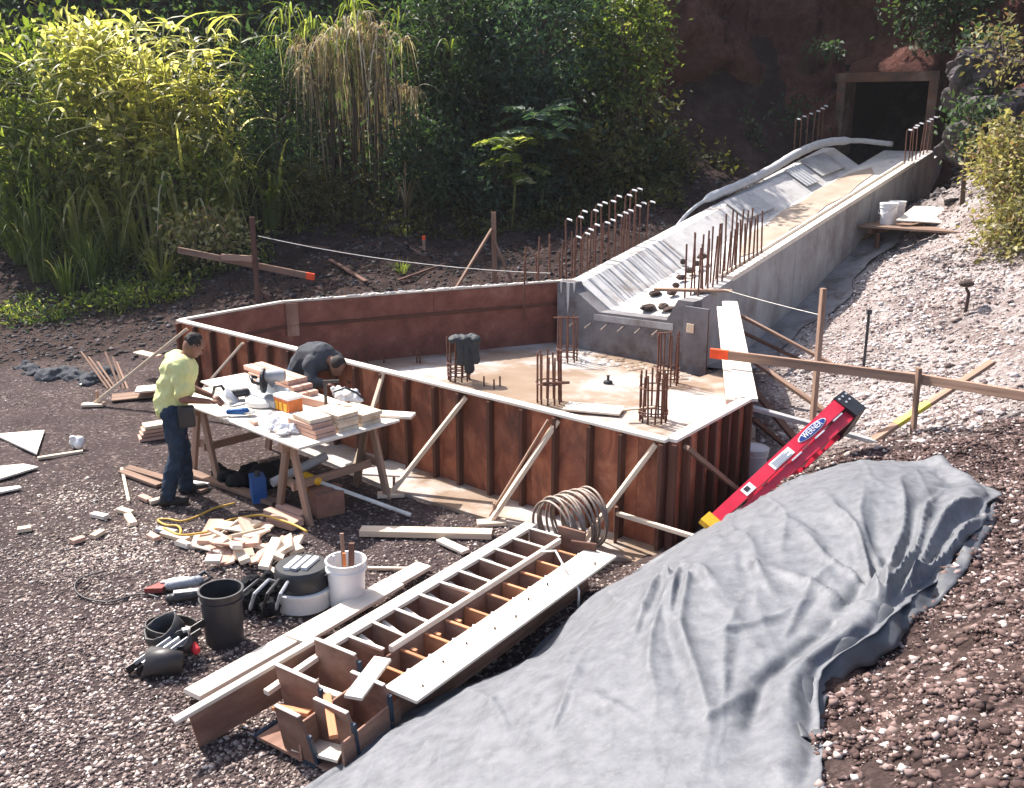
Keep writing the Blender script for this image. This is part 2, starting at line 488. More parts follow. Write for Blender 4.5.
plain('grey_cloth', (.065, .068, .076), .9, spec=.15)
plain('red_cloth', (.45, .02, .03), .8)
plain('leather_dark', (.03, .026, .026), .5, spec=.5)
surf('shirt_yellow', [(.3, (.56, .57, .24)), (.7, (.66, .66, .33))], 7, rough=.9, bump=.4, bscale=12, spec=.1)
surf('denim', [(.3, (.018, .028, .045)), (.7, (.04, .058, .085))], 12, rough=.95, bump=.3, bscale=30, spec=.1, stain=((.09, .085, .08), 5, .6, .8))
surf('skin', [(.3, (.16, .075, .05)), (.7, (.22, .11, .075))], 8, rough=.55, bump=.05)
plain('hair', (.02, .015, .013), .8)
plain('cap_cloth', (.06, .04, .035), .9)
plain('boot', (.025, .02, .018), .7)
plain('card_box', (.26, .13, .09), .9)
plain('paper_white', (.75, .74, .72), .8, var=.08)
plain('label_blue', (.02, .05, .22), .4)
plain('clear_wrap', (.6, .6, .62), .25, spec=.6)
surf('mud', [(.3, (.035, .024, .02)), (.7, (.085, .055, .045))], 6, rough=.9, bump=.6, bscale=25)
surf('plain_bark', [(.3, (.05, .035, .025)), (.7, (.12, .09, .065))], 8, (1, 1, .2), .95, .5, 20)
plain('cane_stem', (.16, .17, .05), .8)

# leaves (light shines through; backlit brightness is put into the lime and sunny tones)
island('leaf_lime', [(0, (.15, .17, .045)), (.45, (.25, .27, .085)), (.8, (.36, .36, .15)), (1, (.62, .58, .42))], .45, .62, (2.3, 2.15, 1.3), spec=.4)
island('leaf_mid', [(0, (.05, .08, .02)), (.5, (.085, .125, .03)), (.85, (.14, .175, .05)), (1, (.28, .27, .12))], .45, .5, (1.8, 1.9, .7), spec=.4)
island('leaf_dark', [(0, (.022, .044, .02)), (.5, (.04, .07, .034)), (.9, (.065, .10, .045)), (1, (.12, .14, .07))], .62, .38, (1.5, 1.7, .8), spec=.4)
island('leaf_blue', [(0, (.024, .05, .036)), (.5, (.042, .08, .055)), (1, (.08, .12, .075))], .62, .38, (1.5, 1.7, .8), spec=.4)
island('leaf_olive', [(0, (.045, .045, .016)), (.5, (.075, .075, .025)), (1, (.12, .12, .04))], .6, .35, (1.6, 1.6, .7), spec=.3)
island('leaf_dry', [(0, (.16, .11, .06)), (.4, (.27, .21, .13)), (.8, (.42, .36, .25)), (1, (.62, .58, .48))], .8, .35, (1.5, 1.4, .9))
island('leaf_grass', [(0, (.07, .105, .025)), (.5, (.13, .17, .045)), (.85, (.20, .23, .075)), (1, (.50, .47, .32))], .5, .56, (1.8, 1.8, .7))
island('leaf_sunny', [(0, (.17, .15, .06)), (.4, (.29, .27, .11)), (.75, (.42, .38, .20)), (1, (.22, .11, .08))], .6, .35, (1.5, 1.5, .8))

# pebbles
island('gravel_tan', [(0, (.08, .056, .052)), (.3, (.15, .11, .10)), (.6, (.28, .215, .19)), (.85, (.46, .375, .33)), (1, (.62, .56, .51))])
island('gravel_pale', [(0, (.10, .07, .062)), (.18, (.24, .18, .165)), (.45, (.40, .335, .31)), (.8, (.53, .48, .455)), (1, (.64, .60, .58))])
island('soil_clod', [(0, (.045, .028, .025)), (.4, (.09, .055, .048)), (.72, (.16, .105, .092)), (.9, (.29, .215, .195)), (1, (.58, .53, .49))])
island('bank_rock', [(0, (.022, .018, .018)), (.6, (.05, .042, .042)), (1, (.13, .115, .115))])

def ground_mat():
    m, nt, p, out = _new('ground_soil')
    at_ = nt.nodes.new('ShaderNodeAttribute'); at_.attribute_name = 'soil'
    sep = nt.nodes.new('ShaderNodeSeparateColor'); nt.links.new(at_.outputs['Color'], sep.inputs[0])
    tc = nt.nodes.new('ShaderNodeTexCoord')
    def nz(s, d=6.0, r=.6):
        n = node(nt, 'ShaderNodeTexNoise', Scale=s, Detail=d, Roughness=r)
        nt.links.new(tc.outputs['Object'], n.inputs['Vector']); return n.outputs['Fac']
    def vor(s):
        n = node(nt, 'ShaderNodeTexVoronoi', Scale=s); nt.links.new(tc.outputs['Object'], n.inputs['Vector']); return n
    yard = ramp(nt, nz(2.2), [(.25, (.044, .030, .031)), (.5, (.074, .053, .051)), (.75, (.12, .087, .082))])
    v1 = vor(34.0)
    gsp = nt.nodes.new('ShaderNodeSeparateColor'); nt.links.new(v1.outputs['Color'], gsp.inputs[0])
    grit = ramp(nt, gsp.outputs[0], [(.0, (.036, .026, .025)), (.6, (.075, .054, .05)), (.88, (.16, .12, .108)), (1, (.36, .29, .26))])
    yard = mix(nt, ramp(nt, nz(1.1), [(.35, (.15, .15, .15)), (.65, (.75, .75, .75))]), yard, grit)
    pale = ramp(nt, nz(1.2, 9.0), [(.32, (.10, .068, .06)), (.46, (.27, .21, .19)), (.62, (.50, .455, .43))])
    v2 = vor(22.0); s2 = nt.nodes.new('ShaderNodeSeparateColor'); nt.links.new(v2.outputs['Color'], s2.inputs[0])
    pale = mix(nt, .5, pale, ramp(nt, s2.outputs[0], [(0, (.08, .056, .05)), (.5, (.25, .2, .185)), (1, (.46, .42, .40))]))
    heap = ramp(nt, nz(7.0, 10.0, .75), [(.3, (.03, .019, .017)), (.5, (.075, .048, .042)), (.72, (.18, .125, .11))])
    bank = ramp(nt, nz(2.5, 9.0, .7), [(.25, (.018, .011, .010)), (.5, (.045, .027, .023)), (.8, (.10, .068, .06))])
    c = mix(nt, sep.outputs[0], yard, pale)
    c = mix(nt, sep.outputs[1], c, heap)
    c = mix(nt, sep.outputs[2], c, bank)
    nt.links.new(c, p.inputs['Base Color'])
    p.inputs['Roughness'].default_value = .95; p.inputs['Specular IOR Level'].default_value = .15
    b1 = node(nt, 'ShaderNodeBump', Strength=1.0, Distance=.05)
    nt.links.new(nz(28.0, 8.0, .7), b1.inputs['Height'])
    nt.links.new(b1.outputs[0], p.inputs['Normal'])
ground_mat()
def cliff_mat():
    m, nt, p, out = _new('red_earth')
    tc = nt.nodes.new('ShaderNodeTexCoord')
    def nz(s, d=8.0, r=.65, st=(1, 1, 1)):
        mp = nt.nodes.new('ShaderNodeMapping'); mp.inputs['Scale'].default_value = st
        nt.links.new(tc.outputs['Object'], mp.inputs[0])
        n = node(nt, 'ShaderNodeTexNoise', Scale=s, Detail=d, Roughness=r)
        nt.links.new(mp.outputs[0], n.inputs['Vector']); return n.outputs['Fac']
    a = ramp(nt, nz(3.2, 10.0, .75), [(.25, (.05, .022, .018)), (.5, (.14, .06, .047)), (.75, (.26, .13, .105))])
    g = ramp(nt, nz(.8), [(.55, (0, 0, 0)), (.68, (.8, .8, .8))])
    a = mix(nt, g, a, (.06, .045, .03))
    s = ramp(nt, nz(1.5, 6, .6, (1, 1, .12)), [(.55, (0, 0, 0)), (.7, (1, 1, 1))])
    a = mix(nt, s, a, (.035, .014, .011))
    nt.links.new(a, p.inputs['Base Color'])
    p.inputs['Roughness'].default_value = .95; p.inputs['Specular IOR Level'].default_value = .1
    b = node(nt, 'ShaderNodeBump', Strength=1.0, Distance=.25)
    nt.links.new(nz(5.0, 10.0, .75), b.inputs['Height']); nt.links.new(b.outputs[0], p.inputs['Normal'])
cliff_mat()
surf('bank_stone', [(.25, (.03, .025, .026)), (.5, (.07, .058, .06)), (.75, (.14, .12, .12))], 4.0, rough=.95, bump=.9, bscale=9, stain=((.03, .035, .02), 2.5, .5, .62))
surf('silt', [(.25, (.27, .205, .15)), (.5, (.34, .27, .21)), (.75, (.42, .36, .30))], 2.2, (1, 1, 1), .6, .2, 50)
surf('damp_apron', [(.25, (.18, .165, .16)), (.5, (.25, .23, .225)), (.75, (.33, .31, .30))], 1.6, (1, 1, 1), .85, .4, 30, stain=((.10, .07, .06), 2.5, .5, .7))
island('wood_chip', [(0, (.20, .15, .125)), (.5, (.36, .295, .25)), (1, (.54, .47, .41))])
surf('tarp_under', [(.3, (.05, .053, .06)), (.7, (.10, .104, .112))], 4, rough=.5, bump=.3, bscale=15, spec=.4)
plain('dull_red', (.28, .05, .04), .6)
plain('tunnel_shade', (.018, .015, .014), .95, spec=.1)  # near-black base colour stands in for the darkness inside the tunnel

# ------------------------------------------------------------------ the setting: ground
def sstep(x, a, b):
    t = np.clip((x - a) / (b - a), 0, 1); return t * t * (3 - 2 * t)
AX = Vector((.6526, .7577, 0)); RX = Vector((.7577, -.6526, 0))       # the chute's run and its right-hand side
KX = Vector((2.8, 14.6, 0))
def ck(s, c, z): return KX + AX * s + RX * c + Vector((0, 0, z))
def ctop(s): return 1.07 + .197 * s
def zones(x, y):
    w = fbm(x * .7, y * .7) * .8
    s = (x - KX.x) * AX.x + (y - KX.y) * AX.y; c = (x - KX.x) * RX.x + (y - KX.y) * RX.y
    right = sstep(x - (2.45 + (y - 9.4) * .17) + w * .3, 0, .8) * (y < 14.4) + (y >= 14.4) * sstep(c + w * .3, 0.02, .3)
    pale = right * sstep(y + w, 8.9, 9.9)
    heap = sstep(x + w, .9, 1.6) * (1 - sstep(y + w, 8.6, 9.6))
    heap = np.maximum(heap, sstep(y, 8.7, 9.3) * right * .55 * (1 - sstep(y + w, 9.6, 10.6)))
    lim = np.where(x < -4, np.interp(x, [-9, -5], [13.6, 14.6]), np.interp(x, [-4, 1], [14.6, 16.6]))
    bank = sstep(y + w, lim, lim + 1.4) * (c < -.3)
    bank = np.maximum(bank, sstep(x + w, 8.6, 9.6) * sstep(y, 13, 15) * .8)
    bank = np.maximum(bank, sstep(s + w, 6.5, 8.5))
    return np.clip(pale, 0, 1), np.clip(heap, 0, 1), np.clip(bank, 0, 1)

def grid_ground():
    xs = np.concatenate([np.arange(-40, -12, .8), np.arange(-12, 10, .11), np.arange(10, 30, .8)])
    ys = np.concatenate([np.arange(-12, 2.5, .6), np.arange(2.5, 21, .11), np.arange(21, 46, .7)])
    X, Y = np.meshgrid(xs, ys)
    Z = H(X, Y)
    nx, ny = len(xs), len(ys)
    vt = np.stack([X.ravel(), Y.ravel(), Z.ravel()], 1)
    i = np.arange(nx * ny).reshape(ny, nx)
    f = np.stack([i[:-1, :-1].ravel(), i[:-1, 1:].ravel(), i[1:, 1:].ravel(), i[1:, :-1].ravel()], 1)
    me = np_mesh('ground', vt, f, 'ground_soil')
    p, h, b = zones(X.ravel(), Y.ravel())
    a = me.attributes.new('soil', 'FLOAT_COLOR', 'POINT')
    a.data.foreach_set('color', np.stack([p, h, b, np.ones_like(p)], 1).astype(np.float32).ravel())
    me.polygons.foreach_set('use_smooth', [True] * len(me.polygons))
    o = link('ground', me); o['kind'] = 'structure'
grid_ground()

# ------------------------------------------------------------------ the covered pile: tarp outline in plan
def curve(P, n):
    P = np.array(P, float)
    d = np.concatenate([[0], np.cumsum(np.hypot(*np.diff(P, axis=0).T))]); d /= d[-1]
    t = np.linspace(0, 1, n)
    Q = np.stack([np.interp(t, d, P[:, 0]), np.interp(t, d, P[:, 1])], 1)
    for _ in range(max(2, n // 16)):
        Q[1:-1] = (Q[:-2] + 2 * Q[1:-1] + Q[2:]) / 4
    return Q

# ------------------------------------------------------------------ loose stones (uncountable)
def ico():
    t = (1 + 5 ** .5) / 2
    v = np.array([(-1, t, 0), (1, t, 0), (-1, -t, 0), (1, -t, 0), (0, -1, t), (0, 1, t), (0, -1, -t), (0, 1, -t), (t, 0, -1), (t, 0, 1), (-t, 0, -1), (-t, 0, 1)], float)
    f = np.array([(0, 11, 5), (0, 5, 1), (0, 1, 7), (0, 7, 10), (0, 10, 11), (1, 5, 9), (5, 11, 4), (11, 10, 2), (10, 7, 6), (7, 1, 8), (3, 9, 4), (3, 4, 2), (3, 2, 6), (3, 6, 8), (3, 8, 9), (4, 9, 5), (2, 4, 11), (6, 2, 10), (8, 6, 7), (9, 8, 1)])
    return v / np.linalg.norm(v[0]), f
OCT = (np.array([(1, 0, 0), (-1, 0, 0), (0, 1, 0), (0, -1, 0), (0, 0, 1), (0, 0, -1)], float),
       np.array([(0, 2, 4), (2, 1, 4), (1, 3, 4), (3, 0, 4), (2, 0, 5), (1, 2, 5), (3, 1, 5), (0, 3, 5)]))
def rot_mats(n):
    q = RNG.normal(size=(n, 4)); q /= np.linalg.norm(q, axis=1)[:, None]
    w, x, y, z = q.T
    return np.stack([1 - 2 * (y * y + z * z), 2 * (x * y - z * w), 2 * (x * z + y * w), 2 * (x * y + z * w), 1 - 2 * (x * x + z * z), 2 * (y * z - x * w),
                     2 * (x * z - y * w), 2 * (y * z + x * w), 1 - 2 * (x * x + y * y)], 1).reshape(n, 3, 3)
def stones(name, label, x, y, r, mat, base, sink=.42):
    n = len(x)
    bv, bf = base
    k = len(bv)
    sc = RNG.uniform(.55, 1.35, (n, 1, 3)) * r[:, None, None]
    vj = bv[None] * RNG.uniform(.75, 1.2, (n, k, 1)) * sc
    R = rot_mats(n)
    vj = np.einsum('nij,nkj->nki', R, vj)
    vj[:, :, 2] *= .62
    z = H(x, y) + r * (1 - 2 * sink) * .5
    vj += np.stack([x, y, z], 1)[:, None, :]
    f = bf[None] + (np.arange(n) * k)[:, None, None]
    o = link(name, np_mesh(name, vj.reshape(-1, 3), f.reshape(-1, 3), mat))
    o['kind'] = 'stuff'; tag(o, label, 'gravel')
def blocked(x, y):
    b = in_poly(x, y, BASIN) | in_poly(x, y, TARP_POLY)
    s = (x - KX.x) * AX.x + (y - KX.y) * AX.y; c = (x - KX.x) * RX.x + (y - KX.y) * RX.y
    b |= (s > -.2) & (c > -2.5) & (c < .03)
    b |= (s > .4) & (s < 6.6) & (c > 0) & (c < .55 + .25 * fbm(s * 1.3, c + 2))
    a, bb = BASIN[0], BASIN[1]
    t = Vector((bb.x - a.x, bb.y - a.y)); L = t.length; t /= L
    al = (x - a.x) * t.x + (y - a.y) * t.y; pe = (x - a.x) * t.y - (y - a.y) * t.x
    b |= (al > -.2) & (al < L + .3) & (pe > -.05) & (pe < .5)
    return b
def in_view(x, y, z=None, m=230):
    z = H0(x, y)
    dep = y * CP + (CAM_H - z) * SP; up = y * SP - (CAM_H - z) * CP
    u = W_PX / 2 + x / dep * FPX; v = H_PX / 2 - up / dep * FPX
    return (dep > 1) & (u > -m) & (u < W_PX + m) & (v > -m) & (v < H_PX + m)
def scatter(n, x0, x1, y0, y1, dens):
    x = RNG.uniform(x0, x1, n); y = RNG.uniform(y0, y1, n)
    ok = in_view(x, y) & ~blocked(x, y) & (RNG.random(n) < dens(x, y))
    return x[ok], y[ok]
# yard: coarse near the photographer, thin over trodden soil further back
def yard_d(x, y):
    p, h, b = zones(x, y)
    patch = sstep(fbm(x * .55 + 3, y * .55), -.25, .35)
    near = 1 - sstep(y - .3 * x + fbm(x, y) * .8, 7.2, 10.2)
    return np.clip((.10 + .9 * near) * (.3 + .7 * patch), 0, 1) * (1 - h) * (1 - p) * (1 - b)
x, y = scatter(370000, -8.5, 2.5, 3.4, 14, yard_d)
stones('yard_gravel', 'loose tan crushed gravel strewn over the dark work yard', x, y, np.minimum(RNG.gamma(2.0, .0044, len(x)) + .004, .026) * np.interp(y, [6, 10], [1.0, .75]), 'gravel_tan', OCT)
x, y = scatter(120000, 2.4, 11, 8.6, 20.5, lambda x, y: np.clip(zones(x, y)[0] * (1 - zones(x, y)[2]), 0, 1) * (.3 + .7 * sstep(fbm(x * .9, y * .9 + 9, 5), -.2, .25)))
stones('slope_rubble', 'pale crushed rock covering the slope right of the chute', x, y, np.minimum(RNG.gamma(1.0, .012, len(x)) + .006, .06), 'gravel_pale', OCT)
x, y = scatter(150000, .9, 6.5, 2.0, 9.6, lambda x, y: zones(x, y)[1] * .9)
stones('heap_clods', 'brown crumbly soil heap with stones beside the grey tarp', x, y, np.minimum(RNG.gamma(1.2, .007, len(x)) + .005, .034), 'soil_clod', OCT)
x, y = scatter(110000, 1.0, 4.5, 2.6, 7.5, lambda x, y: zones(x, y)[1] * (.25 + .75 * sstep(fbm(x * 2, y * 2 + 40), -.2, .3)))
stones('heap_crumbs', 'fine brown crumbs between the clods of the soil heap', x, y, RNG.gamma(1.5, .0022, len(x)) + .003, 'soil_clod', OCT)
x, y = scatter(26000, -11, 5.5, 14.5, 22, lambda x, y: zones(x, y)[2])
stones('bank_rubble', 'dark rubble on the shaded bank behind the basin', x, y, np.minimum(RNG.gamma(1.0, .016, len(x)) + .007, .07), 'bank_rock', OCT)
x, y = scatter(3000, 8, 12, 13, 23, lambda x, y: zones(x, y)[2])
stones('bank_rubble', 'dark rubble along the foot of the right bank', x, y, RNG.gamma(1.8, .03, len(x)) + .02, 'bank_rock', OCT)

# sawdust and chips where boards were cut
for (u, v, n, su, sv) in ((85, 497, 900, .30, .25), (112, 540, 1800, .5, .4), (60, 560, 900, .6, .35), (215, 560, 900, .5, .3)):
    d = ray(u, v); t_ = CAM_H / -d.z
    x = RNG.normal(d.x * t_, su, n); y = RNG.normal(d.y * t_, sv, n)
    ok = ~blocked(x, y); x, y = x[ok], y[ok]
    stones('wood_chips', {85: 'pale sawdust patch beside the thin stick', 112: 'pale sawdust patch around the triangular scrap', 60: 'thin sawdust patch near the left photo edge', 215: 'sawdust and chips under the heap of timber ends'}[u], x, y, RNG.gamma(2, .004, len(x)) + .004, 'wood_chip', OCT)
# damp smooth strip along the foot of the chute
def apron():
    vs = []; fs = []; n = 30; k = 8
    for i in range(n + 1):
        s = .2 + 6.2 * i / n
        for j in range(k + 1):
            c = .005 + (.62 + .12 * math.sin(s * 2.3) + .05 * math.sin(s * 7)) * j / k
            p = ck(s, c, 0); vs.append((p.x, p.y, 0))
    vs = np.array(vs); vs[:, 2] = H(vs[:, 0], vs[:, 1]) * .4 + H0(vs[:, 0], vs[:, 1]) * .6 + .035
    for i in range(n):
        for j in range(k):
            a = i * (k + 1) + j; fs.append((a, a + k + 1, a + k + 2, a + 1)[::-1])
    me = np_mesh('path', vs, np.array(fs), 'damp_apron'); me.polygons.foreach_set('use_smooth', [True] * len(me.polygons))
    o = link('path', me); o['kind'] = 'structure'
apron()

# ------------------------------------------------------------------ earth cliff with the tunnel mouth
PC = V(8.49, 23.63, 0)               # centre of the tunnel mouth
PW, PZ0, PZ1 = .95, 2.0, 4.36
def cliff():
    plan = [(-.5, 25.6), (1.5, 24.4), (3.4, 23.9), (5.0, 24.3), (6.3, 25.2), tuple((PC - RX * 1.4).to_2d()), tuple((PC - RX * PW).to_2d()), tuple((PC + RX * PW).to_2d()), tuple((PC + RX * 1.25).to_2d()),
            (10.0, 21.6), (9.75, 20.2), (9.55, 18.9), (10.0, 17.4), (11.2, 16.2), (13.5, 15.4)]
    P = [Vector(p) for p in plan]
    pts = []; tagm = []
    for i in range(len(P) - 1):
        L = (P[i + 1] - P[i]).length
        n = max(2, int(L / .14))
        for k in range(n): pts.append(P[i].lerp(P[i + 1], k / n)); tagm.append(i == 6)
    pts.append(P[-1]); tagm.append(False)
    zs = [.6 + .16 * k for k in range(52)]
    vs = []; nz_ = len(zs)
    for i, p in enumerate(pts):
        a = pts[max(0, i - 1)]; b = pts[min(len(pts) - 1, i + 1)]
        t = (b - a).normalized(); nrm = Vector((t.y, -t.x))
        for z in zs:
            near_mouth = tagm[i] or (i > 0 and tagm[i - 1])
            d = float(fbm(np.array(i * .14 * .55), np.array(z * .55))) * 1.0 + float(fbm(np.array(i * .14 * 2.2 + 40), np.array(z * 2.2), 4)) * .45
            far = max(0, z - 4.9)
            lean = .10 * (z - 2) + .25 * far
            if near_mouth and z < 4.9: d = -.12 * (z > 4.6); lean = 0
            q = p + nrm * (d - lean)
            vs.append((q.x, q.y, z))
    fs = []
    for i in range(len(pts) - 1):
        for k in range(nz_ - 1):
            if tagm[i] and zs[k + 1] < PZ1 + .16: continue
            a = i * nz_ + k
            fs.append((a, a + nz_, a + nz_ + 1, a + 1))
    # brow running back into the hill
    n0 = len(vs)
    for i, p in enumerate(pts):
        q = vs[i * nz_ + nz_ - 1]
        vs.append((q[0] + 2, q[1] + 9, q[2] + 5))
    for i in range(len(pts) - 1):
        a = i * nz_ + nz_ - 1; b = (i + 1) * nz_ + nz_ - 1
        fs.append((a, b, n0 + i + 1, n0 + i))
    me = np_mesh('earth_cliff', np.array(vs), np.array(fs), 'red_earth')
    me.polygons.foreach_set('use_smooth', [True] * len(me.polygons))
    o = link('earth_cliff', me); o['kind'] = 'structure'
cliff()
def portal():
    t = thing('tunnel_portal', 'stained concrete frame of the dark square tunnel mouth', 'tunnel', PC + V(0, 0, PZ0))
    f = -AX
    def slab(name, c0, c1, z0, z1, a0, a1, mat):
        b = MB()
        P = []
        for z in (z0, z1):
            for (a, c) in ((a0, c0), (a0, c1), (a1, c1), (a1, c0)):
                P.append(PC + AX * a + RX * c + V(0, 0, z))
        b.hexa(P); return b.build(name, mat, t)
    slab('jamb', -PW - .2, -PW, PZ0 - .6, PZ1, -.10, .5, 'stained_concrete')
    slab('jamb', PW, PW + .2, PZ0 - .6, PZ1, -.12, .5, 'stained_concrete')
    slab('lintel', -PW - .24, PW + .22, PZ1, PZ1 + .2, -.15, .5, 'stained_concrete')
    slab('inner_wall', -PW - .3, -PW - .002, PZ0 - .6, PZ1 + .1, .502, 9, 'tunnel_shade')
    slab('inner_wall', PW + .002, PW + .3, PZ0 - .6, PZ1 + .1, .502, 9, 'tunnel_shade')
    slab('vault', -PW - .3, PW + .3, PZ1 + .002, PZ1 + .4, .502, 9, 'tunnel_shade')
    slab('floor', -PW - .3, PW + .3, PZ0 - .3, PZ0 + .5, -.2, 9, 'tunnel_shade')
    slab('end_wall', -PW - .3, PW + .3, PZ0 - .6, PZ1 + .4, 9.01, 9.3, 'tunnel_shade')
portal()

# ------------------------------------------------------------------ the concrete chute
def cprism(prof, s0, s1):
    b = MB()
    b.prism([ck(s0, c, ctop(s0) + z) for c, z in prof], ck(s1, 0, ctop(s1)) - ck(s0, 0, ctop(s0)))
    b.f = [tuple(reversed(f)) for f in b.f]
    return b
def chute():
    t = thing('concrete_chute', 'long inclined open concrete channel running up to the tunnel mouth', 'chute', ck(0, -1.2, 0))
    S1 = 9.4
    for a, b in ((0.0, 3.05), (3.06, 6.2), (6.21, 8.25), (8.26, S1)):
        cprism([(-.24, -1.9), (0, -1.9), (0, 0), (-.24, 0)], a, b).build('right_wall', 'concrete', t)
    for a, b in ((0.0, 2.4), (2.41, 4.6), (4.61, 7.0), (7.01, S1)):
        cprism([(-2.47, -1.6), (-1.62, -1.6), (-1.62, -.36), (-2.22, 0), (-2.47, 0)], a, b).build('left_wall', 'pale_concrete', t)
    cprism([(-1.618, -1.2), (-.242, -1.2), (-.242, -.34), (-.45, -.36), (-1.618, -.36)], 0.0, 10.8).build('floor', 'pale_concrete', t)
    cprism([(-.10, -.02), (.025, -.02), (.025, .055), (-.10, .055)], .9, 8.2).build('edge_board', 'pale_ply', t)
    cprism([(-.235, .003), (-.20, .003), (-.20, .05), (-.235, .05)], .9, 8.2).build('edge_board', 'pale_ply', t)
    # front wall over the basin, notched to the channel
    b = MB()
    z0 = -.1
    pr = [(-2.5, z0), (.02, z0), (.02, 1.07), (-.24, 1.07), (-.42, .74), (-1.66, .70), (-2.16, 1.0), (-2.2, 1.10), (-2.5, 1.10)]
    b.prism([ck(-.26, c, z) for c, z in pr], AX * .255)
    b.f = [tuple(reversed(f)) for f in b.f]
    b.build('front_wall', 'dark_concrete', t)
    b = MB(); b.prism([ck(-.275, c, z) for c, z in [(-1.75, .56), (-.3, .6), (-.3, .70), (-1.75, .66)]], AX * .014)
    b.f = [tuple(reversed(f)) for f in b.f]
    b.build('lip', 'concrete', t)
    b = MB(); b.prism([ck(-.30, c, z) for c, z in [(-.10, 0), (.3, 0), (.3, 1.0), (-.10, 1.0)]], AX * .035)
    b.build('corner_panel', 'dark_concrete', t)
    for k in range(6):
        c = -2.15 + k * .31
        b = MB(); p = ck(-.25, c, .50 + .015 * k)
        b.tube([p + AX * .1, p - AX * .28 + RX * .1 + V(0, 0, -.04)], .013, 7)
        b.build('dowel', 'hoop_steel', t)
    for k, (c, w, L) in enumerate([(-2.28, .03, .5), (-2.42, .02, .2), (-2.16, .018, .15)]):          # slurry runs down the left pier
        b = MB()
        top = ck(-.268, c, 1.103)
        b.prism([top - RX * w, top + RX * w, top + RX * w * .7 - V(0, 0, L * .6), top - V(0, 0, L), top - RX * w * .7 - V(0, 0, L * .6)], AX * .012)
        b.build('slurry_run', 'pale_concrete', t)
    b = MB()      # ridged wet concrete on the lower left slope
    for k in range(9):
        s = .2 + k * .27
        p0 = ck(s, -2.2, ctop(s) + .005); p1 = ck(s, -1.75, ctop(s) - .27)
        b.tube([p0 - V(0, 0, .012), p0.lerp(p1, .5) - V(0, 0, .006 * (k % 3)), p1 - V(0, 0, .01)], [.014, .02 - .004 * (k % 2), .010], 6)
    b.build('trowel_ridge', 'pale_concrete', t)['kind'] = 'stuff'
    # damp silt lying on the upper floor
    b = MB()
    edge = [(2.9, -.95), (3.4, -1.2), (4.2, -1.45), (4.9, -1.42), (5.6, -1.56), (6.5, -1.5), (7.2, -1.58), (8.6, -1.5), (9.2, -1.25), (8.7, -.98), (7.9, -.95), (7.0, -.82), (6.2, -.9), (5.4, -.8), (4.6, -.86), (4.0, -.72), (3.3, -.8)]
    q = [ck(s, c, ctop(s) - .356) for s, c in edge]
    b.prism(q, (0, 0, .012))
    b.build('silt_layer', 'silt', t)
    # loose lining panels on the left slope
    return t
chute()
for k, (s, w, nm, lb, mt) in enumerate([(5.1, .95, 'lining_panel', 'grey flat panel leaning on the chute left slope, lowest of three', 'grey_pipe'),
                                  (7.35, .5, 'lining_panel', 'small ribbed pale panel on the chute left slope between two others', 'white_hose'),
                                  (8.35, 1.0, 'lining_panel', 'grey flat panel on the chute slope nearest the tunnel', 'concrete')]):
    p0 = ck(s, -2.25, ctop(s) + .05); p1 = ck(s, -1.72, ctop(s) - .25)
    up = (p1 - p0).cross(ck(s + 1, 0, ctop(s + 1)) - ck(s, 0, ctop(s)))
    o = beam(nm, p0, p1, w, .02, mt, None, up if up.z > 0 else -up, lb, 'panel', 'panels on the chute slope')
    if k == 1:
        for j in range(4):
            d = (ck(s + 1, 0, ctop(s + 1)) - ck(s, 0, ctop(s))).normalized() * (-.18 + j * .12)
            lift = (up if up.z > 0 else -up).normalized() * .018
            beam('rib', p0 + d + lift, p1 + d + lift, .03, .02, mt, o, up if up.z > 0 else -up)
# white flexible hose lying along the left wall
hp = [(3.6, -2.75, -.25), (4.0, -2.7, -.02), (4.6, -2.6, .12), (5.6, -2.45, .14), (6.8, -2.4, .16), (7.8, -2.38, .22), (8.8, -2.2, .24), (9.6, -1.8, .12), (10.0, -1.5, .0), (10.3, -1.2, -.1)]
b = MB(); pts = [ck(s, c, ctop(s) + z) for s, c, z in hp]
fine = []
for i in range(len(pts) - 1):
    for k in range(5):
        t = k / 5
        p0, p1, p2, p3 = pts[max(0, i - 1)], pts[i], pts[i + 1], pts[min(len(pts) - 1, i + 2)]
        fine.append(.5 * ((2 * p1) + (p2 - p0) * t + (2 * p0 - 5 * p1 + 4 * p2 - p3) * t * t + (3 * p1 - p0 - 3 * p2 + p3) * t ** 3))
b.tube(fine, [.035 if i < 10 else (.085 + .008 * (i % 2) if i < 34 else .055 + .004 * (i % 2)) for i in range(len(fine))], 12)
tag(b.build('drain_hose', 'white_hose', None, None, True), 'thick white flexible hose curving along the chute left edge to the tunnel', 'hose')

def bar_row(name, label, bars, group='starter bars cast into the chute walls'):
    """bars: (foot, height, hook vector or None)"""
    t = thing(name, label, 'rebar', bars[0][0], group)
    for p, h, hk in bars:
        b = MB()
        tilt = V(random.uniform(-.045, .045), random.uniform(-.045, .045), 0)
        top = p + V(0, 0, h) + tilt
        path = [p, top]
        if hk is not None: path += [top + hk * .25 + V(0, 0, .03), top + hk]
        b.tube(path, .0145, 6)
        b.build('bar', 'rust', t)
        if hk is not None:
            b2 = MB(); b2.tube([top + hk * .3 + V(0, 0, .024), top + hk * 1.02 + V(0, 0, .008)], .0165, 7)
            b2.build('hook_glint', 'pale_steel', t)  # pale sleeve paints the sunlit top of each hook
hk = RX * .14 + AX * -.02
bar_row('starter_bars', 'tall rusty hooked rebar row left of the chute foot, back row', [(ck(.3 + k * .2, -2.74, ctop(.3 + k * .2) - .6), 1.46 + .07 * random.random(), hk) for k in range(11)])
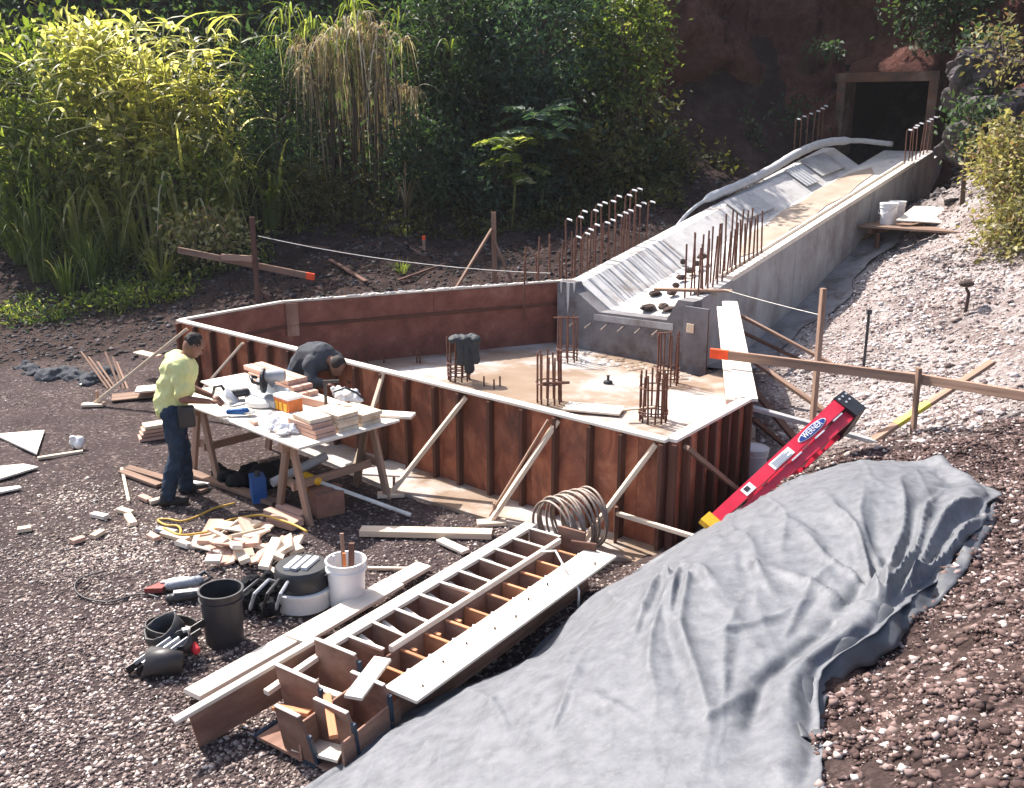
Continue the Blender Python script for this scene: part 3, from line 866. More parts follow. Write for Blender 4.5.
bar_row('starter_bars', 'tall rusty hooked rebar row left of the chute foot, front row', [(ck(.2 + k * .19, -2.52, ctop(.2 + k * .19) - .5), 1.14 + .06 * random.random(), hk) for k in range(12)])
bar_row('starter_bars', 'shorter straight rebar left of the chute, beside the basin back corner', [(ck(-.75 + k * .16, -2.8 - .12 * (k % 2), .5), 1.0 + .15 * (k % 3), None) for k in range(10)])
bar_row('starter_bars', 'straight rusty rebar row standing inside the chute right wall, outer row', [(ck(.1 + k * .14, -.12, ctop(.1 + k * .14) - .05), .72 + .12 * random.random(), None) for k in range(15)])
bar_row('starter_bars', 'straight rusty rebar row standing inside the chute right wall, inner row', [(ck(.2 + k * .15, -.4, ctop(.2 + k * .15) - .38), 1.1 + .14 * random.random(), None) for k in range(14)])
bar_row('starter_bars', 'hooked rebar row on the chute right wall in front of tunnel', [(ck(8.0 + k * .2, -.1, ctop(8.0 + k * .2) - .05), .75, hk * .8) for k in range(7)])
bar_row('starter_bars', 'hooked rebar row left of the tunnel mouth behind hose', [(ck(8.2 + .28 * k, -2.6 + .0 * k, ctop(8.2 + .28 * k) - .4), 1.25, hk * .8) for k in range(6)])
for k in range(4):
    p = ck(9.0, .18 + .02 * k, 1.9)
# dark clods along the chute floor
for k, (u, v, sx) in enumerate([(702, 257, .09), (697, 264, .09), (690, 271, .09), (681, 278, .09), (676, 286, .06), (672, 293, .09), (655, 294, .11), (683, 262, .05), (672, 310, .16), (648, 308, .15), (663, 307, .1), (664, 269, .04)]):
    s = (312 - v) / 22.0
    p = at(u, v, ctop(max(0, s)) - .36)
    s = (p - KX).dot(AX); p = at(u, v, ctop(max(0, s)) - .35)
    b = MB(); b.ball((0, 0, 0), (sx * 1.1, sx * .7, .05), None, 10, 6)
    b.v = [tuple(Vector(q) * random.uniform(.85, 1.15)) for q in b.v]
    M = Matrix.Translation(p + V(0, 0, .01)) @ Matrix.Rotation(.5 + random.uniform(-.4, .4), 4, 'Z')
    tag(b.build('mud_clod', 'mud', None, M), ['uppermost dark clod in the line on the chute floor', 'second dark clod from the top of the line on the chute', 'third dark clod from the top of the line on the chute', 'fourth dark clod in the chute line, touching the pale block', 'small fifth clod in the line on the chute floor', 'sixth clod in the chute line, nearest the lip', 'clod left of the lower end of the line on the chute', 'small clod lying apart beside the upper rebar', 'long clod at the right end of the chute lip', 'long clod at the left on the chute lip', 'clod in the middle of the chute lip between two longer ones', 'tiny clod alone on the left of the chute floor'][k], 'clod', 'clods on the chute floor')
p = at(693, 275, 1.05)
beam('wood_block', at(689, 280, 1.02), at(697, 273, 1.08), .1, .07, 'pale_ply', None, label='small pale wood block among the dark clods on the chute', cat='block')
beam('plank', ck(-.12, -.75, 1.15), ck(.45, .25, 1.16), .12, .04, 'old_lumber', None, label='short brown plank laid across the chute right corner', cat='plank')

# ------------------------------------------------------------------ basin slab, footing and timber formwork
def flat(name, poly, z0, z1, mat, kind='structure'):
    b = MB(); b.prism([(p[0], p[1], z0) for p in poly], (0, 0, z1 - z0))
    n = len(poly); ar = sum(poly[i][0] * poly[(i + 1) % n][1] - poly[(i + 1) % n][0] * poly[i][1] for i in range(n))
    if ar < 0: b.f = [tuple(reversed(f)) for f in b.f]
    o = b.build(name, mat); o['kind'] = kind; return o
flat('basin_slab', BASIN, -.08, .05, 'wet_sand')
e = (BASIN[1] - BASIN[0]).normalized(); nrm = V(e.y, -e.x, 0)
if nrm.y > 0: nrm = -nrm
fp_ = [BASIN[0] + nrm * -.05 + e * 2.2, BASIN[1] + e * .3, BASIN[1] + nrm * .38 + e * .25, BASIN[0] + nrm * .62 + e * 4.9, BASIN[0] + nrm * .42 + e * 2.3]
flat('footing_slab', fp_, -.08, .045, 'wet_sand')
e2 = (BASIN[2] - BASIN[1]).normalized(); n2 = V(e2.y, -e2.x, 0)
flat('footing_slab', [BASIN[1] + e * .32, BASIN[1] + e * .3 + n2 * .3, BASIN[2] + n2 * .9 + e2 * .2, BASIN[3] + V(.9, -1.6, 0), BASIN[3] + V(.5, -.2, 0), BASIN[3], BASIN[2]], -.3, .04, 'wet_sand')
# rough wet concrete spread along the chute foot
b = MB()
rr = random.Random(3)
for k in range(70):
    t = k / 69
    p = ck(-.5 - .35 * rr.random(), -2.0 + 2.2 * t, .05)
    b.ball(p, (.07 + .06 * rr.random(), .07, .02 + .02 * rr.random()), None, 8, 5)
o = b.build('spilled_concrete', 'wet_sand'); o['kind'] = 'stuff'; tag(o, 'crumbled tan concrete spilled along the chute foot', 'concrete')

form = thing('basin_formwork', 'timber formwork of the many-sided basin with braced reddish plywood walls', 'formwork', BASIN[1] - V(0, 0, 1.05))
WZ = 1.05
def wall(Pa, Pb, out, stud_step, studs=True, top_w=.095, top_mat='pale_ply', batten=True, panel=1.22, inside='form_inside', outside='form_ply', ends=(0, 0)):
    Pa, Pb = V(Pa.x, Pa.y, 0), V(Pb.x, Pb.y, 0)
    d = (Pb - Pa); L = d.length; d.normalize()
    a = 0.0
    while a < L - .05:
        b_ = min(L, a + panel)
        p0 = Pa + d * (a + .002); p1 = Pa + d * (b_ - .002)
        zc = V(0, 0, WZ / 2 - .04)
        beam('plywood_panel', p0 + zc + out * .021, p1 + zc + out * .021, .014, WZ + .06, outside, form)
        beam('lining_panel', p0 + zc, p1 + zc, .018, WZ + .06, inside, form)
        a = b_
    if studs:
        n = max(2, int(round(L / stud_step)))
        for k in range(n + 1):
            p = Pa + d * (ends[0] + (L - ends[0] - ends[1]) * k / n) + out * .067
            p += d * random.uniform(-.03, .03)
            beam('stud', p + V(0, 0, .02), p + V(0, 0, WZ - .022), .075, .04, 'stud_wood', form, up=d)
        beam('sole_plate', Pa + out * .058 + V(0, 0, .0), Pb + out * .058 + V(0, 0, .0), .055, .036, 'stud_wood', form)
    beam('top_plate', Pa + out * .04 + V(0, 0, WZ + .012) - d * .02, Pb + out * .04 + V(0, 0, WZ + .012) + d * .02, top_w, .03, top_mat, form)
    if batten:
        beam('batten', Pa - out * .02 + V(0, 0, .70), Pb - out * .02 + V(0, 0, .70), .018, .05, 'stud_wood', form)
C = BASIN
cen = sum((p for p in C), V(0, 0, 0)) / 7
def outn(a, b):
    d = (b - a); n = V(d.y, -d.x, 0).normalized()
    m = (a + b) / 2
    return n if n.dot(m - cen) > 0 else -n
wall(C[0], C[1], outn(C[0], C[1]), .40, batten=False)
wall(C[1], C[2], outn(C[1], C[2]), .26, batten=False, top_w=.115)
wall(C[2], C[3], outn(C[2], C[3]), .55, batten=False, top_w=.22)
beam('top_plate', C[2] - outn(C[2], C[3]) * .095 + V(0, 0, -.012), C[3] - outn(C[2], C[3]) * .095 + V(0, 0, -.012) - (C[3] - C[2]) * .06, .11, .03, 'pale_ply', form)
wall(C[5], C[6], outn(C[5], C[6]), .6, panel=2.44, top_w=.06)
wall(C[6], C[0], outn(C[6], C[0]), .6, panel=2.44, top_w=.07)
d = (C[5] - C[6]).normalized(); o_ = outn(C[5], C[6])
beam('patch_board', V(C[6].x, C[6].y, .55) + d * .12 - o_ * .022, V(C[6].x, C[6].y, 1.04) + d * .12 - o_ * .022, .18, .014, 'frame_ply', form, up=o_)
b = MB(); rr = random.Random(8)
for k in range(70):
    t_ = rr.choice([rr.gauss(.62, .07), rr.gauss(.3, .12), rr.random()])
    if not 0.01 < t_ < .99: continue
    q = C[5].lerp(C[6], 1 - t_) + o_ * (.04 + rr.uniform(-.03, .03)); q.z = WZ + .028
    b.ball(q, (rr.uniform(.02, .07), rr.uniform(.015, .035), rr.uniform(.008, .022)), Matrix.Rotation(rr.uniform(.2, .6), 3, 'Z'), 8, 5)
b.build('mortar_crumbs', 'pale_concrete', form)['kind'] = 'stuff'
# raking braces of the front wall
ow = outn(C[0], C[1])
def brace(top, foot, w=.065, h=.04, mat='lumber', stake=True, pad=True, zt=1.0):
    p0 = at(top[0], top[1], zt); p1 = gp(*foot)
    p1 = V(p1.x, p1.y, p1.z + .03)
    o = beam('brace', p0, p1, w, h, mat, form, up=(0, 0, 1))
    if stake:
        beam('stake', p1 + V(.02, .05, -.15), p1 + V(.03, .06, .16), .045, .025, 'old_lumber', o, up=(1, 0, 0))
    if pad:
        beam('foot_block', p1 + V(-.13, -.05, .0), p1 + V(.14, -.02, .0), .12, .035, 'lumber', o)
    return o
brace((466, 397), (391, 496))
brace((558, 420), (491, 524))
brace((548, 420), (489, 520), .04, .02, 'old_lumber', False, False)
brace((656, 444), (577, 553))
brace((187, 329), (94, 406))
brace((243, 343), (180, 418), .05, .03, 'lumber', False, False)
brace((384, 371), (352, 478), .05, .03, 'lumber', False, False, 1.06)
p = at(384, 371, 1.06)
beam('brace', p, at(377, 402, .72), .03, .02, 'lumber', form)
brace((686, 447), (746, 500), .07, .04, 'old_lumber', False, False)
# waler low on the right front corner
p0 = at(616, 513, .33); p1 = at(694, 537, .36)
w_ = beam('waler', p0, p1, .035, .04, 'lumber', form)
beam('stake', p0 + V(0, 0, .06), p0 - V(0, 0, .3), .04, .03, 'dark_lumber', w_, up=(1, 0, 0))
# braces of the right wall running up the rubble slope
def rbrace(top, foot, mat, zt, w=.09, h=.04, dz=.02):
    p0 = at(top[0], top[1], zt); p1 = gp(foot[0], foot[1], dz)
    return beam('brace', p0, p1, w, h, mat, form)
rbrace((732, 311), (833, 366), 'old_lumber', .98)
rbrace((734, 328), (803, 363), 'dark_lumber', .86)
rbrace((738, 350), (824, 412), 'old_lumber', .72)
rbrace((741, 374), (800, 447), 'dark_lumber', .62)
rbrace((742, 405), (876, 444), 'grey_pipe', .92, .1, .04)
rbrace((752, 418), (790, 452), 'dark_lumber', .6)

# ------------------------------------------------------------------ the grey tarp
def tarp():
    na, nb = 230, 250
    Lc, Rc = curve(TARP_L, nb), curve(TARP_R, nb)
    Bc, Tc = curve(TARP_B, na), curve(TARP_T, na)
    a = np.linspace(0, 1, na)[None, :, None]; b = np.linspace(0, 1, nb)[:, None, None]
    P = (1 - a) * Lc[:, None] + a * Rc[:, None] + (1 - b) * Bc[None] + b * Tc[None] - (
        (1 - a) * (1 - b) * Bc[0] + a * (1 - b) * Bc[-1] + (1 - a) * b * Tc[0] + a * b * Tc[-1])
    X, Y = P[..., 0], P[..., 1]
    A = np.broadcast_to(a[..., 0], X.shape); B = np.broadcast_to(b[..., 0], X.shape)
    edge = np.minimum(np.minimum(A, 1 - A), np.minimum(B, 1 - B))
    wob = fbm(X * 2.3, Y * 2.3) * .09
    k = 1 - sstep(edge, 0, .09)
    X = X + wob * k; Y = Y + fbm(X * 2.1 + 30, Y * 2.1) * .09 * k
    Z = H0(X, Y) + .02 + .05 * sstep(edge, 0, .12)
    Z = Z + fbm(X * .8 + 8, Y * .8, 2) * .07 * sstep(edge, 0, .1)
    # stiff creases: ridged noise, finer crumples
    wx = X + .25 * fbm(X * .9, Y * .9 + 50, 2); wy = Y + .25 * fbm(X * .9 + 70, Y * .9, 2)
    def rid(sx, sy, k, o=2):
        r = 1 - np.abs(fbm(wx * sx - wy * sy * .35, wy * sy * .5 + wx * sx * .2 + k, o)) * 2.6
        return np.clip(r, 0, 1) ** 5
    Z = Z + (.020 * rid(1.5, .8, 3) + .012 * rid(3.1, 1.2, 11) + .005 * rid(6.5, 3.0, 29)) * sstep(edge, 0, .06) + .003 * rid(13, 9, 41) + fbm(X * 16, Y * 16, 3) * .0018
    folds = [((885, 607), (835, 500), .07), ((885, 607), (862, 490), .05), ((887, 605), (905, 480), .06), ((890, 600), (940, 490), .08), ((893, 598), (975, 500), .08),
             ((880, 610), (800, 530), .05), ((878, 612), (770, 575), .04), ((900, 590), (990, 520), .09),
             ((665, 570), (650, 700), .05), ((672, 570), (682, 660), .05), ((680, 575), (700, 740), .045), ((660, 565), (640, 640), .04), ((668, 562), (720, 600), .035), ((660, 555), (690, 535), .03),
             ((420, 720), (520, 640), .022), ((540, 740), (600, 640), .02), ((700, 640), (820, 600), .02), ((720, 700), (740, 600), .022), ((640, 720), (560, 700), .02), ((780, 640), (840, 560), .02), ((600, 600), (660, 640), .02), ((820, 540), (760, 520), .02), ((500, 745), (470, 690), .02), ((690, 730), (760, 690), .02),
             ((740, 560), (780, 600), .03), ((600, 620), (560, 690), .025), ((760, 500), (790, 560), .03), ((720, 520), (770, 640), .025)]
    for (p0, p1, amp) in folds:
        def onmound(u, v):
            d = ray(u, v); t = np.linspace(2.5, 14, 600)
            z = CAM_H + d.z * t - H0(d.x * t, d.y * t) - .05
            i = int(np.argmax(z < 0)); return d.x * t[i], d.y * t[i]
        x0, y0 = onmound(*p0); x1, y1 = onmound(*p1)
        dx, dy = x1 - x0, y1 - y0; L = math.hypot(dx, dy); dx /= L; dy /= L
        al = (X - x0) * dx + (Y - y0) * dy; pe = (X - x0) * dy - (Y - y0) * dx
        pe = pe + .035 * np.sin(al * 4 + x1 * 9) + .03 * fbm(al * 3, pe * 0 + x1, 2)
        w = .016 + .03 * np.clip(al / L, 0, 1)
        Z = Z + amp * np.exp(-np.abs(pe) / (w * .9)) * sstep(al, -.05, .12) * (1 - sstep(al, L * .65, L * 1.25)) - amp * .5 * np.exp(-((pe - 2.1 * w) / (w * 1.2)) ** 2) * sstep(al, 0, .15) * (1 - sstep(al, L * .5, L * 1.1))
    # gathered, rolled hem on the right side
    hem = np.exp(-((A - .955) / .03) ** 2) * (.07 + .05 * fbm(Y * 3.1, X)) * sstep(B, .0, .1)
    hem2 = np.exp(-((A - .90) / .018) ** 2) * .05 * sstep(fbm(Y * 1.7 + 4, X * .2), -.1, .2)
    Z = Z + hem - hem2
    Z = Z + np.exp(-((B - .965) / .025) ** 2) * (.05 + .05 * fbm(X * 4.3, Y)) * sstep(A, .35, .6)
    Z = np.maximum(Z, H0(X, Y) + .018 + .04 * (1 - sstep(edge, 0, .05)))
    vt = np.stack([X.ravel(), Y.ravel(), Z.ravel()], 1)
    i = np.arange(na * nb).reshape(nb, na)
    f = np.stack([i[:-1, :-1].ravel(), i[:-1, 1:].ravel(), i[1:, 1:].ravel(), i[1:, :-1].ravel()], 1)
    ZG = Z
    me = np_mesh('tarp', vt, f, 'tarp')
    me.polygons.foreach_set('use_smooth', [True] * len(me.polygons))
    o = link('tarp', me)
    s = o.modifiers.new('s', 'SOLIDIFY'); s.thickness = .006; s.offset = -1
    tag(o, 'large crumpled grey tarp draped over the soil pile in the foreground', 'tarp')
    # underside turned out along the right edge
    i0, i1 = int(nb * .12), int(nb * .80)
    vs, fs = [], []
    kk = 9
    for r_ in range(i0, i1):
        e0 = Vector((X[r_, -1], Y[r_, -1], Z[r_, -1])); e1 = Vector((X[r_, -6], Y[r_, -6], Z[r_, -1]))
        outw = (e0 - e1); outw.z = 0; outw.normalize()
        q = (r_ - i0) / (i1 - i0)
        wd = (.05 + .10 * max(0, float(fbm(np.array(q * 5.0), np.array(3.3), 3)) + .35)) * min(1, q * 8, (1 - q) * 8)
        for j in range(kk):
            t_ = j / (kk - 1)
            p = e0 - outw * (.10 * (1 - t_) - wd * t_)
            g = hz(p.x, p.y)
            vs.append((p.x, p.y, max(g + .014, e0.z + .02 * math.sin(t_ * 3.0) - .09 * t_ + .018 * math.sin(q * 55 + t_ * 4))))
    for r_ in range(i1 - i0 - 1):
        for j in range(kk - 1):
            a_ = r_ * kk + j; fs.append((a_, a_ + 1, a_ + kk + 1, a_ + kk))
    me = np_mesh('turned_hem', np.array(vs), np.array(fs), 'tarp_under'); me.polygons.foreach_set('use_smooth', [True] * len(me.polygons))
    h = link('turned_hem', me, o); sm = h.modifiers.new('s', 'SOLIDIFY'); sm.thickness = .006
tarp()

# ------------------------------------------------------------------ batter boards, stakes and string lines
def tip(parent, p0, p1, L, w, h):
    d = (p0 - p1).normalized()
    beam('painted_tip', p0 + d * .006, p0 - d * L, w + .006, h + .006, 'orange_paint', parent)
t = thing('batter_board', 'long brown plank with orange tip crossing in front of the white top board', 'plank', gp(815, 455))
pA = at(711, 353, 1.22); pB = at(935, 381, 1.22); pC = at(1030, 397, 1.28)
pl = beam('plank', pA, pB, .045, .10, 'old_lumber', t); tip(pl, pA, pB, .2, .045, .10)
d_ = (pC - pB).normalized()
beam('plank', pB - d_ * .35 + V(0, -.046, .01), pC, .04, .095, 'old_lumber', t)
base = gp(812, 432); top = atY(818, 288, base.y + .12)
beam('post', base - V(0, 0, .3), V(base.x + .02, base.y + .1, top.z), .075, .05, 'old_lumber', t, up=(1, .2, 0))
pq = gp(930, 432)
beam('post', V(pB.x - .15, pB.y + .05, pB.z + .12), V(pB.x - .12, pB.y + .08, hz(pB.x - .12, pB.y + .08) - .2), .06, .04, 'old_lumber', t, up=(1, .2, 0))
p0 = at(992, 362, 1.3); p1 = gp(868, 446, .03)
o = beam('plank', p0, p1, .09, .04, 'old_lumber', None, label='plank sprayed yellow leaning down the rubble slope behind the red ladder', cat='plank')
beam('yellow_spray', p0.lerp(p1, .52) + V(0, 0, .006), p0.lerp(p1, .78) + V(0, 0, .006), .094, .044, 'yellow_paint', o)
p = gp(863, 374)
b = MB(); b.tube([p - V(0, 0, .2), V(p.x, p.y, atY(863, 310, p.y).z)], .02, 8); t = b.build('steel_stake', 'dark_plastic')
tag(t, 'thin dark steel stake standing in the pale rubble', 'stake')
b = MB(); q = V(p.x, p.y, atY(863, 312, p.y).z); b.box(q, (.06, .05, .06)); b.build('stake_head', 'dark_plastic', t)
p = gp(965, 313)
b = MB(); b.tube([p - V(0, 0, .1), p + V(.02, 0, .28), p + V(-.03, 0, .36)], [.03, .025, .02], 7); t = b.build('snag', 'mud')
b = MB(); b.ball(p + V(-.03, 0, .42), (.11, .08, .05)); b.build('clod', 'mud', t)
tag(t, 'short dark root sticking out of the rubble near the right edge', 'root')

def stake_set(base_uv, top_v, name, label, boards, extra=()):
    p = gp(*base_uv)
    t = thing(name, label, 'batter board', p)
    tz = atY(base_uv[0], top_v, p.y).z
    beam('stake', p - V(0, 0, .2), V(p.x, p.y, tz), .09, .045, 'dark_lumber', t, up=(0, 1, 0))
    for (u0, v0, u1, v1, dy, mat, tp) in boards:
        a = atY(u0, v0, p.y - .06 + dy); b_ = atY(u1, v1, p.y - .06)
        o = beam('rail', a, b_, .04, .11, mat, t)
        if tp: tip(o, b_, a, .14, .04, .11)
    return t, p
t, p = stake_set((258, 302), 217, 'batter_board', 'brown post with two rails and one red tip before the left bank', [(178, 250, 314, 277, .5, 'old_lumber', True), (222, 257, 252, 259, .3, 'old_lumber', False)])
beam('strut', atY(259, 288, p.y), gp(271, 303), .05, .03, 'dark_lumber', t)
p = gp(495, 284)
t = thing('survey_stake', 'brown stake held up by two slanting struts behind the basin back wall', 'stake', p)
tz = atY(494, 212, p.y).z
beam('stake', p - V(0, 0, .3), V(p.x - .02, p.y, tz), .085, .045, 'old_lumber', t, up=(0, 1, 0))
beam('strut', atY(492, 229, p.y - .04), atY(455, 290, p.y - .4), .07, .035, 'old_lumber', t)
beam('strut', atY(494, 240, p.y - .05), atY(513, 284, p.y - .2), .06, .035, 'old_lumber', t)
p = gp(424, 250)
t = beam('marker_stake', p - V(0, 0, .1), p + V(0, 0, .28), .06, .03, 'old_lumber', None, (0, 1, 0), 'small stake with red painted head on the dark bank', 'stake')
beam('painted_head', p + V(0, 0, .2), p + V(0, 0, .285), .066, .036, 'orange_paint', t, (0, 1, 0))
def line(name, label, a, b_, sag=.03, r=.006, mat='string', cat='string'):
    m = MB(); m.tube([a.lerp(b_, k / 10) - V(0, 0, sag * 4 * (k / 10) * (1 - k / 10)) for k in range(11)], r, 5)
    return tag(m.build(name, mat), label, cat)
line('string_line', 'thin pale string line stretched above the bank behind the basin', atY(258, 236, gp(258, 302).y), ck(-.2, -2.7, 1.2), .12)
line('string_line', 'thin pale string from the chute corner to the brown post', ck(.3, .2, 1.2), V(base.x + .02, base.y + .08, atY(818, 315, base.y + .1).z), .01, .004)
for k, (a, b_, w, lb) in enumerate([((330, 262), (366, 284), .08, 'dark board sliding down the bank behind the batter board'), ((398, 283), (446, 266), .05, 'thin stick lying on the dark bank left of the braced stake'),
                                 ((262, 243), (330, 250), .07, 'long brown board lying along the top of the bank'), ((300, 247), (350, 256), .05, 'second brown board partly under the one along the bank top')]):
    beam('board', gp(*a, .05), gp(*b_, .05), w, .03, 'dark_lumber', None, label=lb, cat='board')
t = thing('stick_bundle', 'bundle of thin brown sticks leaning on the left bank', 'sticks', gp(112, 388), None)
for k in range(6):
    a = gp(108 + k * 4, 389); beam('stick', a, atY(84 + k * 7 + random.uniform(-3, 3), 352 + (k % 3) * 5, a.y + .5), .03, .02, 'old_lumber', t)
b = MB()
for k in range(7):
    p = gp(25 + k * 13, 368 + (k % 3) * 4 + k * 1.2); b.ball(p, (.24, .16, .07), Matrix.Rotation(.3 * k, 3, 'Z'), 12, 6)
for k in range(6): b.capsule(gp(25 + k * 13, 368 + (k % 3) * 4 + k * 1.2), gp(25 + (k + 1) * 13, 368 + ((k + 1) % 3) * 4 + (k + 1) * 1.2), .12, .12)
o = organic(b, 'sheeting_roll', 'grey_cloth', None, .03, 3, None, .12, 5); tag(o, 'crumpled dark plastic sheeting lying at the foot of the left bank', 'sheeting')

# ------------------------------------------------------------------ red ladder
def ladder():
    a = at(716, 528, .52); b_ = at(853, 405, 1.12)
    t = thing('ladder', 'red fibreglass step ladder lying on the tarp crest with black end cap', 'ladder', a)
    x = (b_ - a); L = x.length; x.normalize()
    view = (V(0, 0, CAM_H) - (a + b_) / 2).normalized()
    n = (view - x * view.dot(x)).normalized()             # rail faces turned up to the viewer's side
    n = (n + V(0, 0, .35)); n = (n - x * n.dot(x)).normalized()
    y = n.cross(x).normalized()
    if y.z < 0: y = -y
    M3 = Matrix((x, y, n)).transposed()
    def W(px_, py_, pz_): return a + x * px_ + y * py_ + n * pz_
    def rail(y0a, y0b, w_a, w_b, z, x0, x1, mat='red_fibreglass'):
        b = MB()
        for (z0, z1, e0, e1) in ((0, .006, 0, 0), ):
            b.hexa([W(x0, y0a, z - .006), W(x1, y0b, z - .006), W(x1, y0b + w_b, z - .006), W(x0, y0a + w_a, z - .006), W(x0, y0a, z), W(x1, y0b, z), W(x1, y0b + w_b, z), W(x0, y0a + w_a, z)])
        for yy_a, yy_b in ((y0a, y0b), (y0a + w_a - .006, y0b + w_b - .006)):
            b.hexa([W(x0, yy_a, z - .045), W(x1, yy_b, z - .045), W(x1, yy_b + .006, z - .045), W(x0, yy_a + .006, z - .045), W(x0, yy_a, z - .0061), W(x1, yy_b, z - .0061), W(x1, yy_b + .006, z - .0061), W(x0, yy_a + .006, z - .0061)])
        return b.build('rail', mat, t)
    r = rail(.01, .03, .10, .125, 0, .06, L)
    rail(-.075, -.09, .065, .10, -.03, .3, L)
    rail(.01, .03, .10, .125, -.34, .06, L); rail(-.075, -.09, .065, .10, -.31, .3, L)
    for k in range(6):
        s = .35 + k * (L - .5) / 5
        m = MB(); m.box(W(s, .07, -.18), (.075, .03, .32), M3); m.build('tread', 'pale_steel', t)
        m = MB(); m.box(W(s + .1, -.05, -.18), (.03, .03, .28), M3); m.build('rear_brace', 'pale_steel', t)
    for k, s in enumerate((1.22, 1.62, 1.95)):
        m = MB(); m.box(W(s, -.005 + .008 * k, -.002), (.16, .014, .012), M3); m.build('spreader_end', 'pale_steel', t)
    # end cap
    m = MB()
    m.hexa([W(L - .10, -.10, -.38), W(L + .10, -.11, -.36), W(L + .10, .165, -.36), W(L - .10, .165, -.38), W(L - .10, -.10, .014), W(L + .10, -.10, -.01), W(L + .10, .16, -.01), W(L - .10, .165, .014)])
    cap = m.build('end_cap', 'black_plastic', t)
    for k in range(2):
        m = MB(); m.box(W(L + .108, -.04 + .13 * k, -.16), (.014, .08, .18), M3); m.build('cap_slot', 'pale_steel', cap)
    m = MB(); m.box(W(L + .104, .03, -.185), (.008, .24, .33), M3); m.build('cap_plate', 'white_plastic', cap)
    for k in range(5):
        m = MB(); m.lathe([(.011, 0), (.011, .008)], 8, W(L - .07 + .03 * k, .12 - .06 * (k % 2), .012), M3); m.build('rivet', 'pale_steel', cap)
    m = MB(); m.box(W(.02, .06, -.02), (.12, .15, .06), M3); m.build('foot', 'yellow_plastic', t)
    # stickers
    def sticker(name, s0, s1, y0, y1, mat, z=.0035):
        m = MB(); m.box(W((s0 + s1) / 2, (y0 + y1) / 2, z), (s1 - s0, y1 - y0, .003), M3); return m.build(name, mat, r)
    sticker('caution_label', .92, 1.24, .03, .108, 'paper_white')
    for k in range(4): sticker('label_print', .95, 1.2 - .05 * (k % 2), .04 + .016 * k, .045 + .016 * k, 'grey_plastic', .0065)
    sticker('small_label', .48, .62, .025, .10, 'paper_white')
    sticker('label_print', .51, .57, .05, .09, 'dark_plastic', .0065)
    m = MB(); R = M3
    def oval(rx, ry, z, mat, name):
        m = MB(); P = [W(1.60 + rx * math.cos(k * math.pi / 14), .078 + ry * math.sin(k * math.pi / 14), z) for k in range(28)]
        m.prism(P, n * .002); return m.build(name, mat, r)
    oval(.23, .043, .003, 'paper_white', 'logo_rim'); oval(.215, .036, .0062, 'label_blue', 'logo_field')
    cu = bpy.data.curves.new('logo_text', 'FONT'); cu.body = 'WERNER'; cu.size = .075; cu.align_x = 'CENTER'; cu.align_y = 'CENTER'; cu.extrude = .001
    tmp = bpy.data.objects.new('tmp', cu); COL.objects.link(tmp)
    me = bpy.data.meshes.new_from_object(tmp.evaluated_get(bpy.context.evaluated_depsgraph_get())); bpy.data.objects.remove(tmp)
    me.materials.clear(); me.materials.append(MAT['paper_white'])
    M = M3.to_4x4(); M.translation = W(1.60, .078, .0095)
    link('logo_text', me, r, M)
ladder()

# ------------------------------------------------------------------ rebar cages on the basin slab
def cage(u, v, vtop, rad, n, label, cloth=False, hoops=(.12, .16, .5)):
    p = at(u, v, .05)
    t = thing('rebar_cage', label, 'rebar cage', p, 'column cages on the basin slab')
    h = atY(u, vtop, p.y).z - .05
    for k in range(n):
        a = 2 * math.pi * k / n
        q = p + V(math.cos(a) * rad, math.sin(a) * rad, 0)
        b = MB(); b.tube([q, q + V(random.uniform(-.02, .02), random.uniform(-.02, .02), h * random.uniform(.93, 1.04))], .0125, 6); b.build('bar', 'rust', t)
    for hh in hoops:
        b = MB(); b.tube([p + V(math.cos(a) * (rad + .015), math.sin(a) * (rad + .015), hh * h / .7) for a in [2 * math.pi * k / 20 for k in range(20)]], .009, 6, closed=True)
        b.build('hoop', 'rust', t)
    return t, p, h
cage(653, 421, 373, .165, 12, 'round rebar cage nearest the front corner of the basin slab')
t, p, h = cage(667, 384, 332, .15, 9, 'taller rebar cage behind the front corner one, with a cross tie', hoops=(.1, .22))
b = MB(); b.tube([p + V(-.2, -.1, h), p + V(.02, -.12, h + .02)], .012, 6); b.build('cross_tie', 'rust', t)
t, p, h = cage(549, 402, 352, .16, 11, 'round rebar cage in the middle of the basin slab', hoops=(.28,))
b = MB(); b.tube([p + V(-.1, -.17, .3), p + V(.26, -.12, .3)], .02, 6); b.build('cross_tie', 'rust', t)
t, p, h = cage(567, 361, 316, .15, 8, 'rebar cage with cross tie against the chute front wall', hoops=(.1, .2))
b = MB(); b.tube([p + V(-.22, -.12, h), p + V(.16, -.14, h)], .012, 6); b.build('cross_tie', 'rust', t)
t, p, h = cage(459, 380, 338, .15, 10, 'rebar cage with dark cloth thrown over its top', hoops=(.1, .16, .22, .3))
b = MB()
for k in range(7):
    b.ball(p + V(-.06 + .05 * k, -.08 + .03 * (k % 3), h + .01 * (k % 2)), (.085, .12, .06), None, 12, 7)
for k in range(3):
    b.capsule(p + V(.02 + .11 * k, -.12, h), p + V(.05 + .10 * k, -.16, h - .42 + .13 * abs(k - 1)), .06, .075 - .015 * (k == 2))
o = organic(b, 'draped_cloth', 'wrap_cloth', None, .014, 3, None, .022, 14); tag(o, 'dark grey cloth hanging over the leftmost rebar cage', 'cloth')
for k, u in enumerate((357, 367, 384, 417, 420)):
    p = at(u, 363, .05); b = MB(); b.tube([p, p + V(0, 0, .16 + .05 * (k % 2))], .014, 6)
    tag(b.build('starter_stub', 'rust'), ['leftmost', 'second', 'third', 'fourth', 'rightmost'][k] + ' short bar stub along the foot of the basin back wall', 'rebar', 'bar stubs by the back wall')
